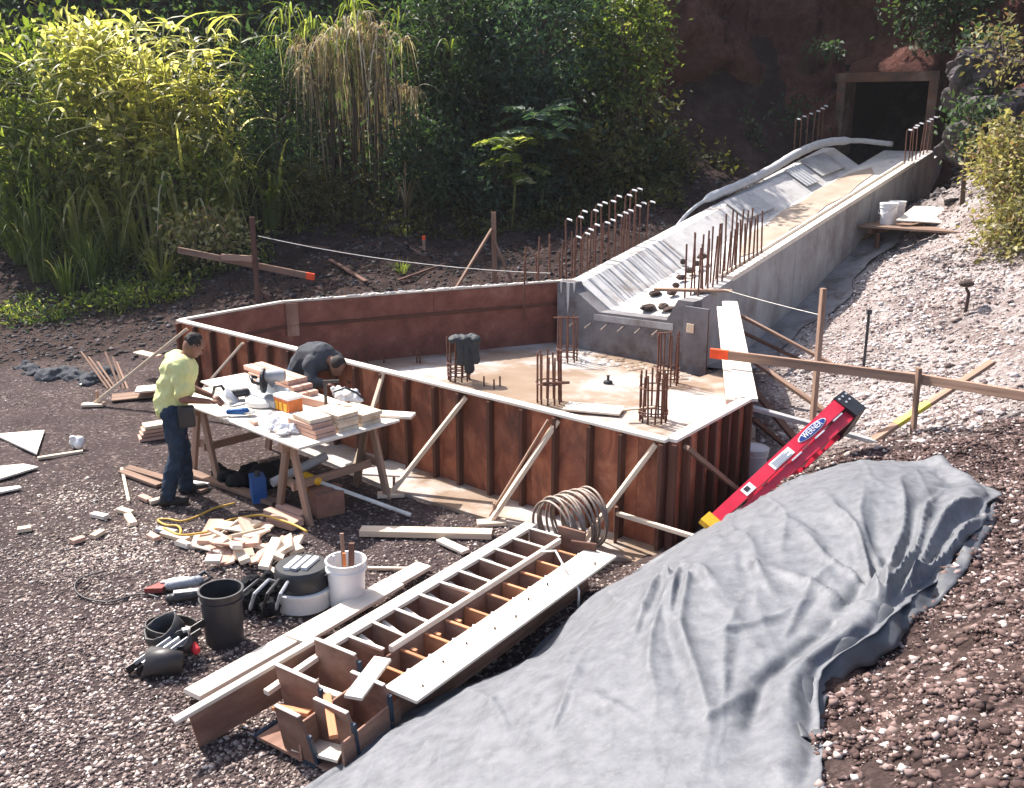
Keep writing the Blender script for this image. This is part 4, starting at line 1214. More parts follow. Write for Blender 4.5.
for k, (u, v) in enumerate([(484, 386), (494, 389), (500, 386)]):
    p = at(u, v, .05); b = MB(); b.tube([p, p + V(0, 0, .14)], .012, 6)
    tag(b.build('starter_stub', 'rust'), ['left', 'middle', 'right'][k] + ' one of three short bar stubs beside the cloth covered cage', 'rebar', 'bar stubs beside the wrapped cage')
p = at(608, 383, .06); b = MB(); b.lathe([(.07, 0), (.06, .03), (.02, .04), (.02, .1), (.03, .11)], 10, p); tag(b.build('pipe_stub', 'black_plastic'), 'small black pipe stub on the middle of the basin slab', 'pipe')
beam('board', at(566, 406, .09), at(622, 411, .09), .35, .03, 'pale_ply', None, label='pale board lying on the slab just behind the front wall', cat='board')
beam('wood_strip', at(622, 410, .2), at(655, 407, .22), .05, .02, 'lumber', None, label='small strip beside the board behind the front wall', cat='strip')
p = at(648, 0, 1) if False else ck(-.31, .02, .62)
beam('tie_plate', p, p + V(0, 0, .13), .12, .02, 'lumber', None, up=AX, label='small square wooden plate on the chute corner pier', cat='plate')

# ------------------------------------------------------------------ buckets
def bucket(name, label, p, mat, r=.15, h=.37, lid=False, handle=True, group=None, rot=0.0):
    t = thing(name, label, 'bucket', p, group)
    b = MB()
    b.lathe([(r * .86, 0), (r * .88, .01), (r * .97, h * .8), (r * 1.05, h * .8), (r * 1.05, h * .85), (r * .99, h * .85), (r, h - .015), (r * 1.06, h - .012), (r * 1.06, h), (r * .96, h), (r * .84, .02), (.001, .018)], 28, p, None, True, False)
    b.build('shell', mat, t, None, True, True)
    if lid:
        b = MB(); b.lathe([(r * 1.08, h - .03), (r * 1.09, h + .012), (r * 1.02, h + .018), (r * 1.0, h + .008), (.001, h + .008)], 28, p, None, False, False)
        b.build('lid', 'white_plastic', t, None, True, True)
    if handle:
        c = V(math.cos(rot), math.sin(rot), 0); s = V(-c.y, c.x, 0)
        pts = [p + V(0, 0, h * .86) + c * (r * 1.07 * math.cos(a)) + s * (.05 * math.sin(a)) - V(0, 0, .12 * math.sin(a)) + s * (r * .98 * math.sin(a)) for a in [math.pi * k / 12 for k in range(13)]]
        b = MB(); b.tube(pts, .004, 6); b.build('handle', 'steel', t)
    return t
bucket('bucket', 'tall black bucket standing open on the gravel', gp(225, 640), 'dark_plastic', .155, .42, rot=.9)
tb = bucket('bucket', 'white bucket full of tools beside the long planks', gp(348, 607), 'white_plastic', .155, .42, rot=.9)
p = gp(348, 607)
for k, (dx, dy, h_, mt, nm, lb, w) in enumerate([(-.03, .05, .62, 'old_lumber', 'wood_stake', 'brown stake standing up in the white tool bucket', .03), (.05, .02, .55, 'dark_lumber', 'wood_stake', 'dark thick stake at the right side of the white tool bucket', .045), (-.09, -.02, .46, 'pale_steel', 'trowel', 'pale metal tool sticking out of the white tool bucket', .02), (.0, -.06, .5, 'orange_plastic', 'level_tool', 'orange handled tool in the white tool bucket', .025)]):
    beam(nm, p + V(dx * .5, dy * .5, .05), p + V(dx, dy, h_), w, w * .7, mt, None, (0, 1, 0), lb, 'tool')
bucket('bucket', 'white lidded bucket beside the basin right wall under the braces', gp(752, 481), 'white_plastic', .14, .36, True, rot=1)
bucket('bucket', 'front white bucket on the plank by the chute right wall', ck(5.9, .45, 1.705), 'white_plastic', .155, .38, True, rot=2)
bucket('bucket', 'rear white bucket on the plank by the chute right wall', ck(6.5, .38, 1.705), 'white_plastic', .155, .38, False, rot=2)
# walkway beside the chute
t = thing('walkway', 'walkway of rough boards beside the far end of the chute', 'walkway', ck(5.6, .9, 1.6))
for k in range(5):
    s = 5.55 + k * .27
    beam('plank', ck(s, .06, 1.68 + .003 * (k % 2)), ck(s, 2.1 + .1 * (k % 2), 1.70 + .003 * (k % 2)), .25, .04, 'old_lumber', t)
for c in (.3, 1.8):
    beam('bearer', ck(5.45, c, 1.61), ck(6.75, c, 1.62), .09, .09, 'dark_lumber', t)
    beam('leg', ck(5.6, c + .1, 1.57), ck(5.6, c + .1, .9), .09, .06, 'dark_lumber', t, up=(1, 0, 0))
PSH = [atY(896, 221, 18.4), atY(964, 225, 18.3), atY(968, 209, 19.2), atY(914, 207, 19.2)]
b = MB(); b.prism(PSH, (0, 0, .02))
tag(b.build('plywood_sheet', 'pale_ply'), 'white plywood sheet lying on the walkway boards', 'plywood')
beam('board', gp(856, 243, .03), gp(878, 232, .05), .12, .035, 'old_lumber', None, label='short brown board on the ground below the two white buckets', cat='board')
beam('board', gp(880, 234, .04), gp(903, 230, .06), .1, .03, 'old_lumber', None, label='small board beside the walkway edge right of the buckets', cat='board')

# ------------------------------------------------------------------ work table and what lies on it
TZ = .82
T0 = V(-1.96, 8.62, 0); TU = V(-.72, .694, 0); TW = V(.694, .72, 0)
def tp(u, w, z=0.0): return T0 + TU * u + TW * w + V(0, 0, TZ + z)
t = thing('work_table', 'plywood work table on two timber sawhorses beside the standing worker', 'table', T0)
beam('table_top', tp(-.02, .6, -.012), tp(2.44, .6, -.012), 1.2, .024, 'pale_ply', t)
beam('table_top', tp(1.6, .72, .014), tp(2.62, .80, .016), .55, .02, 'pale_ply', t)
for u0 in (.3, 1.95):
    h_ = beam('sawhorse', tp(u0, .02, -.075), tp(u0, 1.18, -.075), .06, .1, 'old_lumber', t)
    for w0 in (.12, 1.06):
        for sg in (-1, 1):
            beam('leg', tp(u0 + .04 * sg, w0, -.05), tp(u0 + .26 * sg, w0, -TZ - .01), .09, .04, 'old_lumber', h_, up=TW)
        beam('brace', tp(u0 - .17, w0 + .03, -.48), tp(u0 + .17, w0 + .03, -.48), .02, .09, 'old_lumber', h_)
    beam('rail', tp(u0, .12, -.5), tp(u0, 1.06, -.5), .04, .08, 'old_lumber', h_)
# stacked blocks at the right end
rr = random.Random(5)
stack = []
for lay in range(4):
    for row in range(3):
        u0 = .06 + row * .0 + rr.uniform(-.02, .02); w0 = .36 + row * .27
        nblk = 1
        a = tp(u0 - .02 + .03 * lay * (row == 0), w0, .02 + lay * .045); b_ = tp(u0 + .52 - .05 * lay, w0 + rr.uniform(-.02, .02), .02 + lay * .045)
        if row == 2 and lay > 2: continue
        pos = ['front', 'middle', 'back'][row]; lv = ['bottom', 'second', 'third', 'top'][lay]
        beam('cut_board', a, b_, .235, .04, 'lumber' if lay == 3 or row else 'pink_lumber', None, label='%s board in the %s stack of cut boards at the table end' % (lv, pos), cat='board', group='cut boards stacked on the table')
for lay in range(3):
    for k in range(2):
        a = tp(1.3 + .1 * lay, .98 + .13 * k, .03 + lay * .055); b_ = tp(2.2 + .12 * lay, .98 + .13 * k + .02 * lay, .03 + lay * .055)
        beam('pink_timber', a, b_, .115, .05, 'pink_lumber', None, label='%s %s timber of the pink stack along the table back edge' % (['lowest', 'middle', 'top'][lay], ['front', 'rear'][k]), cat='timber', group='pink timbers on the table')
beam('timber', tp(.55, .95, .04), tp(1.3, .84, .04), .05, .08, 'pink_lumber', None, label='single timber lying in front of the dark dressed worker', cat='timber')
# mitre saw
c = tp(1.42, .58, .01)
t = thing('mitre_saw', 'grey mitre saw standing on the table in front of the standing worker', 'saw', c)
b = MB(); b.lathe([(.2, 0), (.2, .05), (.17, .07), (.001, .07)], 20, c, None, True, False); b.build('turntable', 'pale_steel', t, None, True, True)
b = MB(); b.bar(c + TU * -.28 + V(0, 0, .045), c + TU * .28 + V(0, 0, .045), .14, .07); b.build('bed', 'grey_plastic', t)
b = MB(); b.bar(c + TU * -.3 + TW * .1 + V(0, 0, .13), c + TU * .3 + TW * .1 + V(0, 0, .13), .02, .12); b.build('fence', 'pale_steel', t)
b = MB(); b.lathe([(.13, -.012), (.13, .012)], 24, c + V(0, 0, .24), Matrix.Rotation(math.pi / 2, 3, 'Y') @ Matrix.Identity(3)); b.build('blade_guard', 'dark_plastic', t)
b = MB(); b.lathe([(.055, 0), (.065, .05), (.065, .16), (.05, .2)], 16, c + V(.02, .02, .29), Matrix.Rotation(math.pi / 2, 3, 'Y')); b.build('motor', 'grey_plastic', t, None, True, True)
b = MB(); b.capsule(c + TW * .16 + V(0, 0, .1), c + TW * .02 + V(0, 0, .3), .03, .035); b.build('arm', 'grey_plastic', t, None, True)
b = MB(); b.tube([c + V(-.05, -.1, .3), c + V(-.08, -.2, .34), c + V(-.04, -.28, .3), c + V(0, -.2, .26)], .018, 8); b.build('grip', 'black_plastic', t, None, True)
# battery box
c = tp(1.05, .62, .0)
t = thing('tool_box', 'small orange and yellow box with pale lid on the table', 'box', c)
Rt = Matrix((TU, TW, V(0, 0, 1))).transposed()
b = MB(); b.box(c + V(0, 0, .07), (.26, .17, .14), Rt); b.build('body', 'orange_plastic', t)
b = MB(); b.box(c + V(0, 0, .155), (.27, .18, .03), Rt); b.build('lid', 'white_plastic', t)
for k in range(3):
    b = MB(); b.box(c - TW * .088 + TU * (-.08 + .08 * k) + V(0, 0, .06), (.05, .012, .08), Rt); b.build('yellow_panel', 'yellow_plastic', t)
# blue grinder, clamp, plastic wrap, cloth, safety helmet
c = tp(1.22, .15, .0)
t = thing('hand_saw_tool', 'blue and grey hand power tool near the table front edge', 'power tool', c)
b = MB(); b.capsule(c + V(-.1, 0, .05), c + V(.06, .02, .05), .03, .04); b.build('body', 'blue_plastic', t, None, True)
b = MB(); b.lathe([(.06, 0), (.06, .02)], 16, c + V(.1, .02, .03)); b.build('disc', 'steel', t)
c = tp(1.7, .35, 0)
t = thing('circular_saw', 'pale circular saw lying on the table before the worker hands', 'saw', c)
b = MB(); b.lathe([(.11, 0), (.11, .03), (.05, .05)], 20, c + V(.0, 0, .05), Matrix.Rotation(.9, 3, 'Y')); b.build('guard', 'pale_steel', t, None, True, True)
b = MB(); b.box(c + V(0, 0, .012), (.30, .16, .012), Rt); b.build('base_plate', 'pale_steel', t)
b = MB(); b.capsule(c + V(.02, .05, .09), c + V(.14, .07, .1), .05, .045); b.build('motor', 'dark_plastic', t, None, True)
b = MB(); b.tube([c + V(-.04, 0, .1), c + V(-.1, .03, .18), c + V(-.18, .05, .16), c + V(-.2, .05, .08)], .016, 8); b.build('handle', 'black_plastic', t, None, True)
b = MB()
for k in range(9): b.ball(tp(.55 + rr.uniform(-.18, .18), .2 + rr.uniform(-.1, .1), .03), (rr.uniform(.05, .1), rr.uniform(.04, .08), rr.uniform(.02, .06)), Matrix.Rotation(rr.random() * 3, 3, 'Z'), 9, 6)
tag(organic(b, 'plastic_wrap', 'clear_wrap', None, .012, 1, None, .04, 22), 'crumpled clear plastic wrap on the table front edge', 'plastic')
for k, (u0, w0) in enumerate([(.83, .1), (.42, .1), (.36, .16)]):
    beam('wood_scrap', tp(u0, w0, .02), tp(u0 + .13, w0 + .03, .02), .05, .035, 'pink_lumber', None, label=['reddish wood scrap at the table front edge left of the wrap', 'small wood scrap just right of the plastic wrap on the table', 'small wood scrap behind its twin right of the plastic wrap'][k], cat='scrap')
beam('white_sheet', tp(.62, .35, .006), tp(1.05, .5, .006), .38, .01, 'paper_white', None, label='bright white sheet lying in the middle of the table', cat='sheet')
c = tp(.62, .78, .02)
t = thing('bar_clamp', 'black clamp standing on the table beside the cut boards', 'clamp', c)
b = MB(); b.bar(c, c + V(0, 0, .34), .03, .015); b.build('bar', 'black_plastic', t)
b = MB(); b.bar(c + V(-.02, 0, .33), c + V(.14, .02, .33), .03, .03); b.build('jaw', 'black_plastic', t)
b = MB(); b.bar(c + V(-.1, 0, .03), c + V(.14, .02, .03), .06, .06); b.build('base', 'black_plastic', t)
c = tp(.62, 1.02, .10)
b = MB()
b.box(c + V(-.02, 0, .07), (.26, .18, .10), Matrix.Rotation(-.7, 3, 'Z')); b.ball(c + V(-.08, .04, .12), (.09, .08, .05)); b.ball(c + V(.1, -.06, .04), (.1, .08, .05))
t = organic(b, 'white_bag', 'paper_white', None, .014, 6, None, .07, 9); tag(t, 'white bag with dark strap lying behind the stacked boards', 'bag')
b = MB(); b.tube([c + V(-.1, -.08, .12), c + V(.02, -.1, .17), c + V(.14, -.1, .11), c + V(.2, -.06, .03)], .012, 7); b.build('strap', 'black_plastic', t)
beam('white_offcut', tp(.3, 1.12, .016), tp(-.06, 1.34, .016), .16, .03, 'pale_ply', None, label='pale board end poking out beyond the table right corner', cat='board')

# under and beside the table
p0 = gp(273, 500, .10); 
def lay(name, label, a, b_, w, h, mat, cat='board', dz=.02, za=0, zb=0):
    return beam(name, gp(*a, dz + za), gp(*b_, dz + zb), w, h, mat, None, label=label, cat=cat)
b = MB(); a_ = at(272, 483, .28); b_ = at(326, 456, .42); d_ = (b_ - a_).normalized()
b.tube([a_, b_], .045, 14, False); b.tube([b_, a_], .038, 14, False); tag(b.build('pipe', 'grey_pipe', None, None, True), 'grey plastic pipe propped under the table end', 'pipe')
p = gp(259, 500); t = thing('blue_container', 'blue plastic container in the shade under the table', 'container', p)
b = MB(); b.box(p + V(0, 0, .13), (.14, .2, .26), Matrix.Rotation(.4, 3, 'Z')); b.build('body', 'blue_plastic', t)
b = MB(); b.lathe([(.03, 0), (.03, .05)], 12, p + V(0, 0, .26)); b.build('cap', 'dark_plastic', t)
p = gp(327, 512); t = thing('carton', 'brown box on the ground right of the table legs', 'box', p)
b = MB(); b.box(p + V(0, 0, .12), (.28, .26, .24), Matrix.Rotation(.5, 3, 'Z')); b.build('body', 'card_box', t)
b = MB(); b.box(p + V(0, 0, .25), (.30, .1, .02), Matrix.Rotation(.5, 3, 'Z')); b.build('flap', 'card_box', t)
a_ = at(306, 477, .34); b_ = gp(411, 518, .03)
t = thing('pole_tool', 'long pole with yellow head leaning down from under the table', 'tool', b_)
b = MB(); b.tube([a_, b_], .02, 8); b.build('pole', 'string', t)
b = MB(); b.capsule(a_, a_.lerp(b_, .12), .05, .04); b.capsule(a_ + V(-.03, 0, -.05), a_ + V(-.03, 0, -.16), .05, .05); b.build('head', 'yellow_plastic', t, None, True)
b = MB()
for k in range(8): b.ball(gp(222 + k * 9, 478 + (k % 3) * 5, .07), (.13, .12, .11), None, 10, 6)
tag(organic(b, 'dark_bag', 'black_cloth', None, .025, 3, None, .10, 8), 'slumped black bag in the shade under the table', 'bag')
for k in range(4):
    lay('stacked_plank', ['lowest', 'second', 'third', 'top'][k] + ' plank of the small stack behind the worker', (139 + k * 2, 441), (172 + k, 436), .2, .04, 'pink_lumber' if k < 3 else 'lumber', 'plank', .03 + .05 * k)
lay('plank', 'long brown plank on the ground running under the table', (178, 471), (277, 506), .12, .04, 'old_lumber', 'plank', .03)
lay('plank', 'brown plank behind the worker boots, upper one of two', (128, 470), (205, 493), .1, .035, 'old_lumber', 'plank', .025)
lay('plank', 'brown plank behind the worker boots, lower one of two', (122, 474), (160, 488), .09, .035, 'old_lumber', 'plank', .03)
lay('metal_box', 'grey metal level lying by the worker boots', (188, 486), (208, 489), .07, .06, 'pale_steel', 'level', .03)
lay('plywood_scrap', 'pale plywood offcut beside the basin left of the worker', (137, 398), (160, 396), .3, .02, 'pale_ply', 'plywood', .12)
lay('board', 'grey-tan board lying flat by the left front brace', (112, 400), (160, 395), .35, .02, 'old_lumber', 'board', .03)
lay('board', 'board leaning behind the worker shoulder against the basin', (140, 375), (160, 380), .16, .02, 'lumber', 'board', .35)
lay('board', 'pale scrap on the dark soil near the stick bundle', (80, 386), (93, 384), .06, .02, 'pale_ply', 'scrap')

# ------------------------------------------------------------------ scattered boards, offcuts
def plate(name, label, uv, mat, th=.02, dz=.02, cat='plywood'):
    P = [gp(u, v) for u, v in uv]; z = max(p.z for p in P) + dz
    b = MB(); b.prism([(p.x, p.y, p.z + dz) for p in P], (0, 0, th))
    ar = sum(P[i].x * P[(i + 1) % len(P)].y - P[(i + 1) % len(P)].x * P[i].y for i in range(len(P)))
    if ar < 0: b.f = [tuple(reversed(f)) for f in b.f]
    return tag(b.build(name, mat), label, cat)
plate('plywood_scrap', 'triangular white plywood offcut at the left edge of the yard', [(-6, 437), (45, 433), (37, 457)], 'pale_ply')
plate('plywood_scrap', 'narrow white plywood offcut below the triangular one', [(-6, 470), (24, 467), (39, 470), (-6, 484)], 'pale_ply')
plate('plywood_scrap', 'tiny white plywood corner at the far left edge', [(-6, 492), (20, 489), (22, 491), (-6, 497)], 'pale_ply')
lay('batten', 'short pale batten with a crumpled paper on its end', (38, 460), (83, 453), .05, .03, 'lumber', 'batten')
b = MB()
for k in range(6): b.ball(gp(78, 449) + V(rr.uniform(-.05, .05), rr.uniform(-.05, .05), .05 + .02 * k), rr.uniform(.03, .06), None, 8, 5)
tag(organic(b, 'paper_wad', 'paper_white', None, .016, 1), 'crumpled white paper beside the short batten', 'paper')
lay('stick', 'thin upright looking stick lying left of the worker', (122, 470), (129, 503), .03, .02, 'lumber', 'stick')
small = [(93, 517, 107, 520, 'pale_ply', 'pale block with dark side among the scraps below the stick'), (119, 512, 132, 516, 'lumber', 'pale scrap just right of the dark sided block'), (128, 518, 134, 527, 'lumber', 'small upright scrap below the paler one'),
         (93, 540, 103, 534, 'lumber', 'small triangular scrap in the sandy patch'), (72, 545, 84, 541, 'pink_lumber', 'reddish scrap left of the triangular one'), (18, 533, 32, 531, 'lumber', 'flat pale scrap near the left photo edge'),
         (141, 499, 150, 503, 'pink_lumber', 'reddish chip in front of the worker boots'), (150, 505, 162, 502, 'lumber', 'pale chip in front of the worker boots'), (150, 538, 158, 542, 'pink_lumber', 'small reddish chip left of the yellow cord'),
         (163, 536, 188, 543, 'lumber', 'pale short offcut under the yellow cord'), (178, 545, 190, 549, 'pale_ply', 'small white chip left of the offcut heap'), (158, 532, 176, 536, 'grey_plastic', 'grey flat tool beside the yellow cord')]
for u0, v0, u1, v1, mt, lb in small:
    beam('wood_scrap', gp(u0, v0, .03), gp(u1, v1, .03), .07, .04, mt, None, label=lb, cat='scrap')
for k, (u0, v0, u1, v1) in enumerate([(268, 516, 300, 528), (280, 512, 305, 522), (270, 524, 296, 531)]):
    beam('round_offcut', gp(u0, v0, .05), gp(u1, v1, .05), .1, .07, 'pink_lumber', None, label=['reddish offcut below the table, front one of three', 'reddish offcut below the table, uppermost of three', 'reddish offcut below the table, lowest of three'][k], cat='offcut', group='reddish offcuts below the table')
# heap of cut offs
rr = random.Random(21)
spots = []
for k in range(46):
    u = rr.gauss(246, 27); v = 553 + rr.gauss(0, 11) - (u - 246) * .05
    if not (186 < u < 300 and 528 < v < 580): continue
    lift = max(0, 1 - ((u - 245) / 55) ** 2 - ((v - 552) / 26) ** 2)
    p = gp(u, v, .03 + lift * rr.uniform(0, .14))
    a = rr.uniform(0, math.pi); L = rr.uniform(.14, .42)
    if abs(math.sin(a)) < .3: L *= .7
    dv = V(math.cos(a), math.sin(a), rr.uniform(-.25, .25)) * L / 2
    mt_ = rr.choice(['lumber', 'lumber', 'pale_ply', 'pink_lumber'])
    beam('cut_off', p - dv, p + dv, rr.choice([.05, .09, .09, .14]), rr.choice([.02, .038, .038]), mt_, None, (rr.uniform(-.5, .5), rr.uniform(-.5, .5), 1),
         '%s %s offcut %s the %s of the timber heap, pointing %s' % ('long' if L > .3 else ('short' if L < .2 else 'middling'), {'lumber': 'tan', 'pale_ply': 'white', 'pink_lumber': 'reddish'}[mt_], 'high at' if v < 546 else ('low at' if v > 560 else 'halfway up'), 'far left' if u < 218 else ('left side' if u < 240 else ('right side' if u < 265 else 'far right')), 'sideways' if abs(math.cos(a)) > .8 else ('left' if math.cos(a) < 0 else 'right')), 'offcut', 'heap of timber ends beside the tools')
# long boards right of the buckets
lay('long_plank', 'long white plank lying furthest left beside the framework', (193, 704), (424, 573), .16, .035, 'pale_ply', 'plank', .05, .02, .02)
lay('plank', 'second pale plank lying along the framework left side', (296, 655), (395, 596), .2, .03, 'pale_ply', 'plank', .12)
lay('plank', 'pale plank lying across the gravel behind the tool bucket', (361, 535), (492, 538), .13, .06, 'lumber', 'plank', .04)
lay('block', 'short pale offcut below the plank behind the tool bucket', (440, 543), (466, 555), .09, .03, 'pale_ply', 'offcut', .03)
lay('stick', 'thin pale stick between the tool bucket and the framework', (368, 571), (430, 572), .03, .02, 'lumber', 'stick', .03)
lay('board', 'tan board edge lying on the footing beside the front wall', (395, 500), (505, 530), .22, .02, 'old_lumber', 'board', .06) if False else None

# ------------------------------------------------------------------ tools on the gravel
def cord(name, label, uv, r, mat, dz=.02):
    pts = [gp(u, v, dz) for u, v in uv]; fine = []
    for i in range(len(pts) - 1):
        for k in range(5):
            t = k / 5; p0, p1, p2, p3 = pts[max(0, i - 1)], pts[i], pts[i + 1], pts[min(len(pts) - 1, i + 2)]
            fine.append(.5 * ((2 * p1) + (p2 - p0) * t + (2 * p0 - 5 * p1 + 4 * p2 - p3) * t * t + (3 * p1 - p0 - 3 * p2 + p3) * t ** 3))
    b = MB(); b.tube(fine, r, 7); return tag(b.build(name, mat, None, None, True), label, 'cord')
cord('extension_cord', 'yellow extension cord curling on the soil in front of the worker', [(235, 505), (215, 510), (198, 518), (182, 523), (168, 521), (158, 522), (166, 527), (178, 528), (181, 534), (176, 539), (165, 537)], .011, 'cable_yellow')
cord('extension_cord', 'yellow extension cord running over the heap of timber ends', [(165, 540), (180, 547), (198, 546), (215, 542), (228, 533), (245, 529), (262, 527), (278, 531), (295, 537), (310, 545)], .011, 'cable_yellow', .12)
cord('hose_loop', 'dark thin hose looping over the dark soil at left', [(160, 600), (140, 596), (110, 604), (85, 600), (75, 590), (82, 580), (110, 572)], .007, 'dark_plastic')
p = gp(172, 592)
t = thing('hand_tool', 'grey power saw with red tip lying left of the black bucket', 'power tool', p)
b = MB(); b.capsule(p + V(-.02, 0, .06), p + V(.2, .06, .07), .035, .045); b.build('body', 'grey_plastic', t, None, True)
b = MB(); b.prism([p + V(-.2, -.06, .02), p + V(-.06, -.05, .02), p + V(-.04, .06, .02), p + V(-.12, .05, .02)], (0, 0, .04)); b.build('nose', 'dull_red', t)
b = MB(); b.prism([p + V(-.1, .03, .06), p + V(.1, .0, .08), p + V(.12, .1, .08), p + V(-.02, .12, .06)], (0, 0, .012)); b.build('blade', 'pale_steel', t)
b = MB(); b.tube([p + V(.15, .05, .08), p + V(.24, .12, .12), p + V(.3, .1, .08), p + V(.22, .03, .05)], .018, 8); b.build('handle', 'dark_plastic', t, None, True)
p = gp(180, 603); t = thing('hand_tool', 'dark sander with pale plate below the red tipped saw', 'power tool', p)
b = MB(); b.capsule(p + V(-.08, 0, .04), p + V(.12, .05, .05), .035, .04); b.build('body', 'dark_plastic', t, None, True)
b = MB(); b.bar(p + V(-.05, .02, .085), p + V(.16, .07, .085), .05, .008); b.build('plate', 'pale_steel', t)
# bags and bin behind the black bucket
b = MB()
for k in range(16): b.ball(gp(268, 612) + V(rr.uniform(-.22, .22), rr.uniform(-.12, .2), rr.uniform(.05, .22)), (rr.uniform(.06, .12), rr.uniform(.06, .1), rr.uniform(.05, .1)), Matrix.Rotation(rr.random() * 3, 3, 'Z'), 10, 6)
t = organic(b, 'tool_bag', 'black_cloth', None, .014, 2, None, .06, 14); tag(t, 'black heap of tool bag and straps right of the black bucket', 'bag')
p = gp(268, 612)
for k in range(4):
    b = MB(); b.tube([p + V(-.2 + .1 * k, -.14, .1), p + V(-.15 + .1 * k, -.16, .24), p + V(-.05 + .08 * k, -.02, .29), p + V(.02 + .07 * k, .1, .2)], .014, 6); b.build('strap', 'grey_plastic' if k % 2 else 'leather_dark', t)
p = gp(304, 604)
t = thing('shop_bin', 'white bin with black ribbed lid beside the white tool bucket', 'bin', p)
b = MB(); b.lathe([(.21, 0), (.235, .02), (.245, .15), (.25, .16), (.25, .18), (.2, .18)], 28, p); b.build('tub', 'white_plastic', t, None, True, True)
b = MB(); b.lathe([(.215, .181), (.22, .2), (.215, .33), (.20, .35)], 28, p, None, True, True); ld = b.build('lid', 'black_plastic', t, None, True, True)
for k in range(3):
    b = MB(); b.box(p + V(-.07 + .07 * k, 0, .362), (.045, .26 - .04 * abs(k - 1), .024), Matrix.Rotation(-.3, 3, 'Z')); b.build('rib', 'white_plastic' if k != 1 else 'grey_plastic', ld)
# tool belt
p = gp(168, 668)
t = thing('tool_belt', 'black leather tool belt with pouches lying on the gravel', 'tool belt', p)
def pouch(c, r, h, ax, mat='leather_dark', nm='pouch'):
    b = MB(); R = V(0, 0, 1).rotation_difference(ax).to_matrix()
    b.lathe([(r * .5, 0), (r * .85, .02), (r, h * .5), (r * 1.05, h), (r * .97, h), (r * .9, h * .5), (r * .7, .03), (.002, .025)], 18, c, R, True, False)
    b.v = [tuple(Vector(q) + Vector((1, .6, .8)) * .05 * float(fbm(np.array(q[0] * 13 + q[2] * 7), np.array(q[1] * 13 - q[2] * 9), 3))) for q in b.v]
    return b.build(nm, mat, t, None, True)
pouch(p + V(.14, -.08, .08), .095, .24, V(-.95, -.05, .12))
pouch(p + V(-.02, .22, .06), .12, .2, V(-.35, -.3, .9))
pouch(p + V(.14, .13, .08), .075, .16, V(-.3, -.5, .8))
b = MB(); b.capsule(p + V(.16, .09, .13), p + V(.2, .03, .12), .028, .03); b.build('red_grip', 'red_cloth', t, None, True)
def strap(pts, w):
    b = MB(); n = len(pts)
    for i in range(n - 1): b.bar(pts[i], pts[i + 1] + (pts[i + 1] - pts[i]).normalized() * .006, .009, w, (0, 0, 1))
    return b.build('belt_strap', 'leather_dark', t)
ring = [p + V(-.03 + .19 * math.cos(a), .25 + .14 * math.sin(a), .12 + .07 * math.sin(a * .5)) for a in [k * 2 * math.pi / 26 for k in range(3, 24)]]
strap(ring, .07)
strap([p + V(-.24 + .06 * k, -.12 + .06 * k, .05 + .02 * k) for k in range(8)], .06)
strap([p + V(-.17 + .06 * k, -.14 + .055 * k, .05 + .022 * k) for k in range(7)], .05)
for k in range(3):
    b = MB(); b.bar(p + V(-.18 + .06 * k, -.12 - .01 * k, .11), p + V(.02 + .06 * k, .06, .2), .012, .03); b.build('loop', 'pale_steel' if k == 1 else 'grey_plastic', t)
b = MB(); b.box(p + V(.11, .12, .235), (.05, .04, .02), Matrix.Rotation(.6, 3, 'Z')); b.build('buckle', 'pale_steel', t)

# ------------------------------------------------------------------ timber framework lying in the foreground
F0 = V(-1.24, 5.9, 0); FE = V(.571, .821, 0); FQ = V(.821, -.571, 0)
def fq(a, b_, z): return F0 + FE * a + FQ * b_ + V(0, 0, z)
fr = thing('form_ladder', 'long open timber framework with two rows of compartments lying on the gravel', 'framework', fq(1.2, .4, 0))
beam('side_rail', fq(-.02, .02, .385), fq(2.42, .02, .385), .11, .03, 'pale_ply', fr)
beam('side_skin', fq(.02, .005, .2), fq(2.4, .005, .2), .018, .33, 'frame_ply', fr)
beam('middle_rail', fq(.22, .385, .375), fq(2.3, .385, .375), .035, .045, 'pale_ply', fr)
beam('middle_skin', fq(.1, .388, .18), fq(2.3, .388, .18), .016, .33, 'frame_ply', fr)
beam('floor_panel', fq(.0, .2, .035), fq(2.4, .2, .035), .36, .02, 'frame_ply', fr)
beam('floor_panel', fq(-.1, .54, .035), fq(2.3, .54, .035), .3, .02, 'frame_ply', fr)
M_ = beam('face_plank', fq(-.12, .76, .345), fq(2.38, .74, .33), .27, .022, 'pale_ply', fr, up=(.1, .12, 1))
beam('right_skin', fq(-.05, .66, .17), fq(2.3, .66, .17), .018, .3, 'frame_ply', fr)
for k in range(9):
    q = fq(.05 + k * .26 + random.uniform(-.03, .03), .70 + random.uniform(0, .12), .36)
    b = MB(); b.lathe([(.007, -.02), (.007, .004)], 8, q); b.build('nail_hole', 'mud', M_)
for k in range(10):
    a = .16 + k * .243 + random.uniform(-.02, .02)
    o = beam('rib', fq(a, .075, .22), fq(a, .366, .22), .026, .335, 'frame_ply', fr)
    beam('rib_cap', fq(a, .075, .393), fq(a + random.uniform(-.015, .015), .37, .393), .027, .01, 'pale_ply', o)
    if k < 9:
        beam('cleat', fq(a + .12, .05, .33), fq(a + .10, .24, .29), .035, .03, 'pale_ply', fr)
